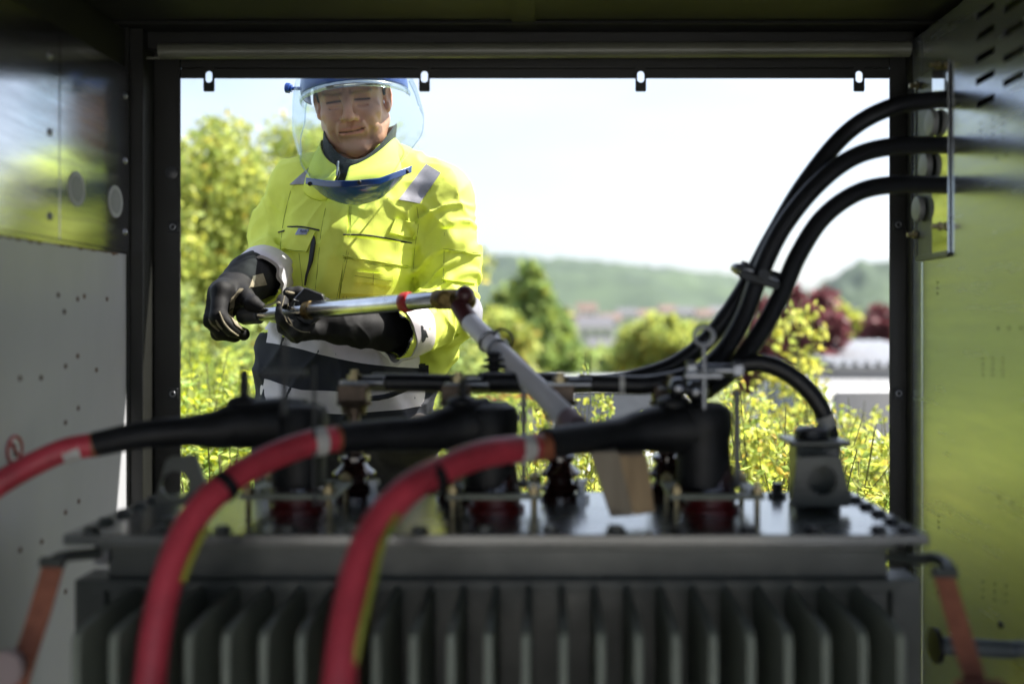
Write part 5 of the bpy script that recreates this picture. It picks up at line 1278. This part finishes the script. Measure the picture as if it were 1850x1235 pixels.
def make_tree(name, x, y, gz, hgt, crown, nclump, nleaf, size, lm, label, cat, group, seed, clump_r=.28, palette=None, trunk_r=.05, shape='round', base=.25):
    r_ = np.random.default_rng(seed); t = thing(name, (x, y, gz), label, cat, group)
    cx, cz = crown  # half width, crown vertical half extent
    zc = gz + hgt - cz; pts = []
    while len(pts) < nclump:
        p = r_.uniform(-1, 1, 3)
        rr = np.linalg.norm(p)
        if rr > 1 or rr < .35: continue
        if shape == 'cone':
            tt = (p[2] + 1) / 2; lim = (1 - tt) ** .75 * 1.0 + .06
            if math.hypot(p[0], p[1]) > lim: continue
        pts.append(p)
    pts = np.array(pts) * np.array([cx, cx, cz]) + np.array([x, y, zc])
    k = r_.integers(0, nclump, nleaf); rad = clump_r * r_.uniform(.5, 1.3, nclump)
    if shape == 'cone': rad = rad * np.interp(pts[:, 2], [zc - cz, zc + cz], [1.2, .5])
    q = r_.normal(size=(nleaf, 3)); q /= np.linalg.norm(q, axis=1)[:, None]; c = pts[k] + q * (rad[k] * r_.random(nleaf) ** .45)[:, None] * np.array([1, 1, .75])
    V, Q, tt = leaves(c, size, r_, palette=palette); npmesh('crown', V, Q, lm, t, smooth=False, tint=tt)
    m_ = MB(); top = Vector((x, y, zc + cz * .55)); b0 = Vector((x, y, gz - .1)); mid = b0.lerp(top, .5) + Vector((r_.uniform(-.1, .1) * cx, 0, 0))
    sp, rd = spline([b0, mid, top], 6, [trunk_r, trunk_r * .7, trunk_r * .25]); m_.tube(sp, rd, 10)
    for i in r_.permutation(nclump)[:min(14, nclump)]:
        a = sp[int(r_.integers(len(sp) // 3, len(sp) - 2))]; e = Vector(pts[i]); m_.tube([a, a.lerp(e, .5) + Vector((0, 0, .05 * hgt * .3)), e], [trunk_r * .35, trunk_r * .2, trunk_r * .08], 6)
    m_.build('trunk', M_bark, t); return t
PY = [(0, .12, (1.25, 1.15, .8)), (.12, .14, (1.4, 1.0, .7)), (.2, .5, (.8, .9, 1)), (.5, .6, (1.2, 1.25, 1.2))]
def gh(y): return float(ground_h(0, y))
T = 'broadleaf trees left of the worker'
make_tree('broadleaf_tree', -2.72, 7.2, gh(7.2), gh(7.2) * -1 + H + 1.50, (1.25, 1.45), 150, 44000, .060, ML_tree, 'tall yellow-green tree filling the left edge of the opening', 'tree', T, 3, .36, PY, .09)
make_tree('broadleaf_tree', -1.75, 8.4, gh(8.4), gh(8.4) * -1 + H + 1.62, (1.1, 1.45), 130, 32000, .062, ML_tree, 'yellow-green tree directly behind the worker\'s shoulder on the left', 'tree', T, 5, .36, PY, .08)
make_tree('broadleaf_tree', -3.6, 9.5, gh(9.5), gh(9.5) * -1 + H + 1.7, (1.5, 1.6), 60, 14000, .10, ML_far, 'darker green tree half hidden behind the two yellow-green ones', 'tree', T, 6, .42, PY, .09)
make_tree('bushy_tree', -1.35, 6.3, gh(6.3), gh(6.3) * -1 + H + .05, (1.2, .7), 50, 11000, .06, ML_far, 'round dark green bush in shade below the left trees', 'bush', None, 8, .28, PY, .05)
make_tree('bushy_tree', -2.6, 6.0, gh(6.0), gh(6.0) * -1 + H + .22, (.9, .7), 50, 9000, .06, ML_far, 'green bush at the foot of the tall yellow-green tree', 'bush', None, 9, .28, PY, .05)
def far_tree(name, u, vt, hw, Y, vb, lab, cat, lm, seed, shape='round', nl=6000, size=None, palette=PY, group=None):
    gz = H + (V0 - vb) / F * Y; top = H + (V0 - vt) / F * Y; hh = top - gz; w_ = hw / F * Y
    return make_tree(name, fx(u, Y), Y, gz, hh, (w_, hh * .46), 60, nl, size or .012 * Y, lm, lab, cat, group, seed, w_ * .30, palette, .02 * hh, shape)
far_tree('conifer', 958, 482, 60, 22, 700, 'pointed dark conifer right of the worker below the hills', 'tree', ML_con, 21, 'cone', 9000)
far_tree('conifer', 905, 508, 50, 24, 700, 'smaller paler conifer close beside the worker\'s elbow', 'tree', ML_far, 22, 'cone', 6000)
far_tree('conifer', 1003, 545, 40, 23, 690, 'short conifer on the right flank of the pointed dark one', 'tree', ML_con, 23, 'cone', 5000)
far_tree('bushy_tree', 870, 560, 90, 14, 760, 'pale yellow-green bush behind the worker\'s elbow', 'bush', ML_tree, 24, nl=7000)
far_tree('bushy_tree', 1190, 572, 78, 16, 720, 'round light green bush in front of the far town', 'bush', ML_tree, 25, nl=9000, size=.13)
far_tree('bushy_tree', 1268, 585, 50, 17, 720, 'small green bush just right of the round light green one', 'bush', ML_tree, 26, nl=4000, size=.13)
far_tree('bushy_tree', 1505, 560, 60, 20, 740, 'light green bush between the two purple trees', 'bush', ML_tree, 27, nl=5000)
far_tree('purple_tree', 1462, 515, 66, 10, 760, 'purple-leaved tree left of the white carport roof', 'tree', ML_purple, 31, nl=8000, size=.085, palette=None)
far_tree('purple_tree', 1382, 545, 56, 10.5, 760, 'purple-leaved tree half hidden behind the arching black cables', 'tree', ML_purple, 32, nl=6000, size=.085, palette=None)
far_tree('purple_tree', 1600, 545, 50, 15, 760, 'purple-leaved tree at the right jamb above the carport', 'tree', ML_purple, 33, nl=5000, size=.11, palette=None)
for i, (u, vt, hw, Y) in enumerate([(1030, 640, 40, 60), (1105, 640, 35, 70), (1330, 600, 50, 60), (1140, 590, 20, 120), (1240, 590, 26, 125), (830, 575, 60, 60), (1570, 590, 60, 50)]):
    far_tree('valley_tree', u, vt, hw, Y, 660, ['grey-green tree by the leftmost town houses', 'grey-green tree in the middle of the town', 'green tree behind the arching cables at the foot of the ridge', 'small tree among the farther town houses', 'small tree at the right end of the town', 'tree in the valley behind the worker\'s elbow', 'tree in the valley beyond the carport roof'][i], 'tree', ML_far, 40 + i, nl=1500, group='trees in the valley')

# ---- the far town ------------------------------------------------------
M_wallw = mat('house_plaster', (.62, .60, .57), .8, var=.08); M_roofr = mat('roof_tiles', (.20, .13, .11), .8, var=.2, vscale=.6); M_roofg = mat('roof_slate', (.14, .14, .16), .8); M_win = mat('window_glass', (.03, .035, .04), .15)
def house(u, v, w, h, Y, red, lab):
    x = fx(u, Y); z = fz(v, Y); t = thing('house', (x, Y, z), lab, 'house', 'houses of the far town')
    W, Hh_ = w / F * Y, h / F * Y; wl = Hh_ * .62
    m_ = MB(); m_.bx(x - W / 2, x + W / 2, Y - W * .35, Y + W * .35, z - 3, z + wl); wa = m_.build('wall', M_wallw, t, smooth=0)
    m_ = MB(); o = W * .05; m_.prism([(x - W / 2 - o, Y - W * .4, z + wl), (x - W / 2 - o, Y, z + Hh_), (x - W / 2 - o, Y + W * .4, z + wl)], (W + 2 * o, 0, 0)); m_.build('roof', M_roofr if red else M_roofg, t, smooth=0)
    for i in (-.3, 0, .3):
        m_ = MB(); m_.bx(x + W * i - W * .06, x + W * i + W * .06, Y - W * .355, Y - W * .349, z + wl * .45, z + wl * .8); m_.build('window', M_win, wa)
hs = [(1020, 640, 46, 26, 110, 1), (1052, 622, 30, 30, 130, 1), (1075, 641, 60, 42, 95, 0), (1100, 612, 40, 24, 150, 1), (1132, 600, 34, 22, 170, 0), (1012, 603, 36, 26, 170, 1), (1060, 596, 34, 26, 180, 1), (1165, 600, 36, 20, 185, 1), (1205, 592, 30, 20, 190, 1), (1238, 598, 34, 22, 180, 0), (1272, 602, 30, 22, 175, 1), (1300, 594, 40, 20, 200, 0), (1345, 600, 40, 24, 170, 1), (1530, 606, 30, 28, 120, 0), (985, 612, 30, 22, 160, 0), (1090, 665, 50, 30, 80, 0)]
adj = ['leftmost low house with a red roof', 'narrow tall house behind the leftmost roofs', 'large white house with a grey roof, nearest of the town', 'red-roofed house above the large white one', 'small grey-roofed house in mid town', 'red-roofed house just right of the pointed conifer', 'red-roofed house high in the left of the town', 'red-roofed house above the round green bush', 'little red-roofed house under the ridge', 'grey-roofed house right of the round green bush', 'red-roofed house beside the arching cables', 'wide grey-roofed house at the foot of the ridge', 'red-roofed house behind the arching cables', 'white house seen between the purple trees', 'small grey-roofed house hidden by the conifer', 'low grey-roofed house at the near edge of town']
for a, l_ in zip(hs, adj): house(a[0], a[1] - 14, a[2], a[3] * 1.35, a[4], a[5], l_)

# ---- carport, cars -------------------------------------------------------
M_corr = mat('corrugated_white', (.50, .51, .53), .5, var=.06, vscale=6); M_post = mat('dark_post', (.04, .045, .04), .7); M_under = mat('carport_timber', (.12, .12, .12), .8)
Yc = 9.0; x0, x1 = fx(1498, Yc), fx(1760, Yc); zr0, zr1 = fz(655, Yc), fz(598, Yc + 2.4)
cp_ = thing('carport', (x0, Yc, gh(Yc)), 'open carport with white corrugated roof at the right jamb', 'carport')
vs = []; nW = 200
for j, (yy, zz) in enumerate(((Yc, zr0), (Yc + 2.6, fz(617, Yc + 2.6)))):
    for i in range(nW + 1):
        x = x0 + (x1 - x0) * i / nW; vs.append((x, yy, zz + .022 * 1.3 * math.sin(i * math.pi / 8)))
for j, (yy, zz) in enumerate(((Yc, zr0), (Yc + 2.6, fz(617, Yc + 2.6)))):
    for i in range(nW + 1):
        x = x0 + (x1 - x0) * i / nW; vs.append((x, yy, zz + .022 * 1.3 * math.sin(i * math.pi / 8) - .012))
W = nW + 1; fs = [(i, i + 1, W + i + 1, W + i) for i in range(nW)] + [(2 * W + i + 1, 2 * W + i, 3 * W + i, 3 * W + i + 1) for i in range(nW)] + [(i + 1, i, 2 * W + i, 2 * W + i + 1) for i in range(nW)]
m_ = MB(); m_.add(vs, fs); m_.build('roof', M_corr, cp_, smooth=60)
m_ = MB(); m_.bx(x0 - .12, x1, Yc + .02, Yc + .08, zr0 - .17, zr0 - .03); m_.build('beam', M_under, cp_); m_ = MB(); m_.bx(x0 - .12, x1, Yc + 2.3, Yc + 2.36, zr0 - .12, zr0 + .02); m_.build('beam', M_under, cp_)
for u in (1602, 1745): 
    m_ = MB(); m_.bx(fx(u, Yc) - .05, fx(u, Yc) + .05, Yc + .1, Yc + .2, gh(Yc), zr0 - .17); m_.build('post', M_post, cp_)
def car(x, y, z, rot, paint, label, sc_=1.0):
    t = thing('parked_car', (0, 0, 0), label, 'car', 'cars parked below the kiosk')
    prof = [(-2.1, .35), (-2.15, .75), (-1.9, .92), (-1.0, 1.0), (-.55, 1.42), (.75, 1.46), (1.45, 1.05), (2.05, .92), (2.12, .4), (1.7, .3), (-1.7, .3)]
    m_ = MB(); w_ = .84; rings = []; n = len(prof)
    vs = []
    for sx, k in ((-w_, 1), (-w_ * .95, 1.0), (w_ * .95, 1.0), (w_, 1)):
        for (a, b) in prof:
            tuck = (.16 if b > 1.2 else 0); s2 = -1 if sx < 0 else 1; bb = b if abs(sx) < w_ else (b - .04 if b > .5 else b)
            vs.append((sx - s2 * tuck, a, bb))
    fs = [tuple(range(n - 1, -1, -1)), tuple(3 * n + i for i in range(n))]
    for r_ in range(3):
        for i in range(n): fs.append((r_ * n + i, r_ * n + (i + 1) % n, (r_ + 1) * n + (i + 1) % n, (r_ + 1) * n + i))
    m_.add(vs, fs); m_.build('body', paint, t, bevel=.04, seg=3)
    for s2 in (-1, 1):
        m_ = MB(); m_.prism([(s2 * .845, -.85, 1.03), (s2 * .70, -.50, 1.36), (s2 * .70, .66, 1.40), (s2 * .845, 1.1, 1.06)], (s2 * .012, 0, 0)); m_.build('side_window', M_win, t)
        m_ = MB(); m_.prism([(s2 * .45 - .2, 2.06, .72), (s2 * .45 + .2, 2.06, .72), (s2 * .45 + .18, 2.0, .86), (s2 * .45 - .18, 2.0, .86)], (0, .07, 0)); m_.build('headlight', M_mirror, t)
        for yy in (-1.3, 1.3):
            m_ = MB(); m_.lathe((s2 * .72, yy, .31), [(.31, 0), (.31, .15 ), (.27, .17)], 24, (s2, 0, 0)); wh = m_.build('wheel', M_rubber, t)
            m_ = MB(); m_.lathe((s2 * .895, yy, .31), [(.2, 0), (.18, .01)], 20, (s2, 0, 0)); m_.build('rim', M_zinc, wh)
    m_ = MB(); m_.prism([(-.68, 1.40, 1.09), (.68, 1.40, 1.09), (.58, .82, 1.43), (-.58, .82, 1.43)], (0, .02, .012)); m_.build('windscreen', M_win, t)
    m_ = MB(); m_.prism([(-.66, -1.0, 1.02), (.66, -1.0, 1.02), (.58, -.62, 1.37), (-.58, -.62, 1.37)], (0, -.02, .012)); m_.build('rear_window', M_win, t)
    t.location = (x, y, z); t.rotation_euler = (0, 0, R(rot)); t.scale = (sc_,) * 3; return t
M_pw = mat('car_white', (.75, .76, .78), .25, coat=.6, var=.02); M_pr = mat('car_red', (.40, .02, .02), .25, coat=.6, var=.02); M_pb = mat('car_grey_blue', (.15, .19, .26), .25, .3, coat=.6, var=.02)
car(fx(1130, 9.2), 10.6, fz(970, 9.2), 8, M_pw, 'white car parked behind the slanting white tube', .95)
car(fx(935, 11.4), 13.2, fz(960, 11), 10, M_pr, 'red car glimpsed between the black plugs', .95)
car(fx(1640, 10.2), 12.0, fz(925, 10.2), 8, M_pb, 'grey-blue car parked under the white corrugated roof')
car(fx(1715, 7.0), 8.8, fz(1065, 7.0), 6, M_pw, 'white car standing in front of the carport', .95)

# ---- near shrubs and weeds ---------------------------------------------
def make_shrub(name, hgt, wid, nst, nl, size, lm, label, cat, group, seed, palette):
    r_ = np.random.default_rng(seed); t = thing(name, (0, 0, 0), label, cat, group); cs = []; m_ = MB()
    for i in range(nst):
        a = r_.uniform(0, 2 * math.pi); lean = wid * r_.random() ** .6; hh = hgt * r_.uniform(.6, 1.05)
        b0 = Vector((r_.normal() * .05, r_.normal() * .05, -.05)); tp = Vector((math.cos(a) * lean, math.sin(a) * lean, hh))
        md = b0.lerp(tp, .55) + Vector((r_.normal() * .03, r_.normal() * .03, .12 * hh)); sp = spline([b0, md, tp], 5)
        m_.tube(sp, [.0035 - .0022 * k / (len(sp) - 1) for k in range(len(sp))], 4, cap=False)
        for k in range(int(r_.integers(4, 8))):                            # twigs
            f_ = r_.uniform(.3, .98); a0 = sp[int(f_ * (len(sp) - 1))]; d = Vector(r_.normal(size=3)); d.z = abs(d.z) * .6; d.normalize(); L_ = r_.uniform(.05, .2) * (1.2 - f_ * .6) * hgt
            e = a0 + d * L_; m_.tube([a0, e], [.0014, .0008], 3, cap=False)
            for q_ in range(max(2, nl // (nst * 6))): cs.append(a0.lerp(e, r_.random() ** .7) + Vector(r_.normal(size=3)) * size * .5)
    m_.build('stems', M_stem, t); V, Q, tt = leaves(np.array([list(c) for c in cs]), size, r_, palette=palette); npmesh('foliage', V, Q, lm, t, smooth=False, tint=tt); return t
PS = [(0, .10, (1.15, .78, .65)), (.10, .35, (1.35, 1.25, .8)), (.35, .6, (.75, .9, .9)), (.6, .68, (1.5, 1.5, 1.6))]
protos = []
SG = 'rose shrubs outside the right half of the hatch'
for k in range(3): protos.append(make_shrub('leafy_shrub', 1.0, .34, 22 + 3 * k, 2600, .026, ML_shrub, 'x', 'shrub', SG, 60 + k, PS))
WG = 'tall weeds on the meadow at the left'
weeds = [make_shrub('tall_weed', 1.0, .26, 26, 2600, .030, leafmat('leaves_weed', (.52, .59, .15), (.36, .44, .11), .55), 'x', 'weed', WG, 70 + k, [(0, .2, (1.5, 1.35, .5)), (.2, .5, (.75, .9, .9)), (.5, .56, (1.6, 1.6, 1.3))]) for k in range(2)]
r_ = random.Random(5)
def place(pr, used, u, vt, Y, label, sw=1.0):
    o = pr if pr.name not in used else copy_tree(pr)
    if o is pr: used.add(pr.name)
    gz = gh(Y); o.location = (fx(u, Y), Y, gz); s = (fz(vt, Y) - gz) / 1.02; o.scale = (sw, sw, s); o.rotation_euler = (0, 0, r_.uniform(0, 6.28)); o['label'] = label; return o
used = set()
right = [(1345, 692, 2.75, 'behind the right edge of the black plug'), (1405, 735, 2.6, 'just left of the oil filler'), (1470, 745, 2.75, 'behind the oil filler'), (1545, 770, 2.6, 'right of the oil filler'),
         (1600, 745, 2.85, 'against the right jamb'), (1330, 760, 2.45, 'low beside the right black plug'), (1440, 800, 2.35, 'low in front of the others by the oil filler'), (1570, 830, 2.3, 'lowest at the right corner of the lid'),
         (1380, 668, 3.3, 'tallest, under the bowing black cable'), (1520, 712, 3.3, 'behind the others, below the carport'), (1590, 730, 3.7, 'at the back beside the jamb'), (1450, 705, 3.8, 'at the back under the purple tree'), (1670, 750, 2.8, 'partly behind the right jamb'),
         (1500, 790, 2.9, 'in the thick of the shrubs right of the filler'), (1420, 760, 3.1, 'in the thick of the shrubs left of the filler'), (1560, 765, 3.2, 'in the thick of the shrubs near the jamb')]
for i, (u, vt, Y, w_) in enumerate(right): place(protos[i % 3], used, u, vt, Y, 'yellow-green rose shrub ' + w_)
mid = [(1030, 640, 2.75, 'with its top above the black terminals, right of the slanting tube', .55), (985, 750, 2.7, 'seen between the middle and right black plugs', .7), (1050, 800, 2.6, 'low behind the wooden wedge', .7), (1190, 712, 2.9, 'thin and sparse, in front of the white car', .35), (1235, 800, 2.7, 'low behind the right black plug', .8),
       (960, 800, 2.45, 'low between the two plugs', .6), (1120, 820, 2.8, 'low, left of the sparse one', .8)]
for i, (u, vt, Y, w_, sw) in enumerate(mid): place(protos[i % 3], used, u, vt, Y, 'yellow-green rose shrub ' + w_, sw)
left = [(345, 640, 3.0, 'against the left jamb'), (395, 660, 3.1, 'left of the worker\'s hip'), (445, 680, 3.0, 'close beside the worker\'s hip'), (360, 740, 2.6, 'above the left lifting lug'), (420, 760, 2.6, 'low behind the left black plug'), (330, 800, 2.4, 'lowest beside the left jamb'),
        (390, 612, 4.0, 'behind the near weeds'), (440, 622, 4.2, 'behind the near weeds beside the worker'), (335, 605, 4.2, 'at the back near the left jamb'), (300, 680, 3.0, 'partly behind the left jamb'), (470, 700, 3.6, 'behind the worker\'s hip'), (400, 800, 2.45, 'low under the left red cable'),
        (365, 600, 5.0, 'far back under the trees'), (430, 605, 5.2, 'far back beside the worker'), (830, 690, 4.0, 'right of the worker\'s hem'), (870, 665, 4.6, 'right of the worker\'s elbow, farther off'), (800, 700, 3.4, 'close to the worker\'s right hem')]
for i, (u, vt, Y, w_) in enumerate(left): place(weeds[i % 2], used, u, vt, Y, 'tall yellow-green weed ' + w_, 1.1)
# a golden sapling standing clear of the shrubs
def sapling(u, vt, Y, lab, seed, wd=.16, nl=520):
    r_ = np.random.default_rng(seed); gz = gh(Y); x = fx(u, Y); top = fz(vt, Y); t = thing('sapling', (x, Y, gz), lab, 'sapling'); m_ = MB(); cs = []
    sp = spline([(x, Y, gz), (x + .02, Y, (gz + top) / 2), (x + .05, Y, top)], 8); m_.tube(sp, [.008 - .006 * k / (len(sp) - 1) for k in range(len(sp))], 6)
    for k in range(46):
        f_ = r_.uniform(.45, 1); a0 = sp[int(f_ * (len(sp) - 1))]; a = r_.uniform(0, 6.28); L_ = wd * r_.uniform(.4, 1.2) * (1.25 - f_ * .7); e = a0 + Vector((math.cos(a) * L_, math.sin(a) * L_, L_ * .5)); m_.tube([a0, e], [.002, .001], 4, cap=False)
        for q_ in range(nl // 46): cs.append(a0.lerp(e, r_.uniform(.3, 1.1)) + Vector(r_.normal(size=3)) * .018)
    m_.build('stem', M_stem, t); V, Q, tt = leaves(np.array([list(c) for c in cs]), .042, r_, palette=[(0, .3, (1.3, 1.2, .8)), (.3, .6, (.8, .9, .9))]); npmesh('foliage', V, Q, ML_sap, t, smooth=False, tint=tt)
sapling(1425, 540, 4.3, 'slender golden-leaved sapling in front of the purple tree', 81, .15, 300)
sapling(1450, 575, 4.5, 'shorter golden-leaved sapling close right of the slender one', 82, .14, 220)
sapling(1385, 560, 4.6, 'golden-leaved sapling seen between the black cables', 83, .14, 200)
# grass
r_ = np.random.default_rng(90); n = 52000; gx = r_.uniform(-1, 1, n); gy = 2.0 + 9 * r_.random(n) ** 1.5; gx = gx * (1 + gy * .62) ; gz_ = np.array([gh(float(y)) for y in gy]); hgt_ = r_.uniform(.12, .42, n)
a = r_.uniform(0, 6.28, n); w_ = .004 + .0012 * gy; dx = np.cos(a) * w_; dy = np.sin(a) * w_; lx = r_.normal(size=n) * .08; ly = r_.normal(size=n) * .08
V = np.stack([np.stack([gx - dx, gy - dy, gz_ - .01], 1), np.stack([gx + dx, gy + dy, gz_ - .01], 1), np.stack([gx + dx * .6 + lx * .4, gy + dy * .6 + ly * .4, gz_ + hgt_ * .6], 1), np.stack([gx + lx, gy + ly, gz_ + hgt_], 1)], 1).reshape(-1, 3)
Q = (np.arange(n) * 4)[:, None] + np.array([0, 1, 2, 3]); br = r_.uniform(.6, 1.4, n)[:, None] * np.ones((n, 3)); br[r_.random(n) < .2] *= np.array([1.5, 1.2, .6])
gr = npmesh('grass', V, Q, leafmat('grass_blades', (.48, .54, .14), (.33, .38, .10), .5), smooth=False, tint=np.repeat(br, 4, 0)); tag(gr, 'long yellow-green grass of the meadow', 'grass', kind='stuff')

# ---- haze ----------------------------------------------------------------
HZ = .00013
if HZ:
    mh = bpy.data.materials.new('haze_air'); mh.use_nodes = True; n_ = mh.node_tree; n_.nodes.clear(); o_ = n_.nodes.new('ShaderNodeOutputMaterial'); pv = n_.nodes.new('ShaderNodeVolumePrincipled')
    pv.inputs['Color'].default_value = (.72, .86, 1, 1); pv.inputs['Density'].default_value = HZ; pv.inputs['Anisotropy'].default_value = .2; n_.links.new(pv.outputs[0], o_.inputs['Volume'])
    m_ = MB(); m_.bx(-1700, 1700, -40, 1500, -18, 130); hz = m_.build('haze', mh, smooth=0); tag(hz, 'thin pale summer haze over the valley', 'haze', kind='stuff')
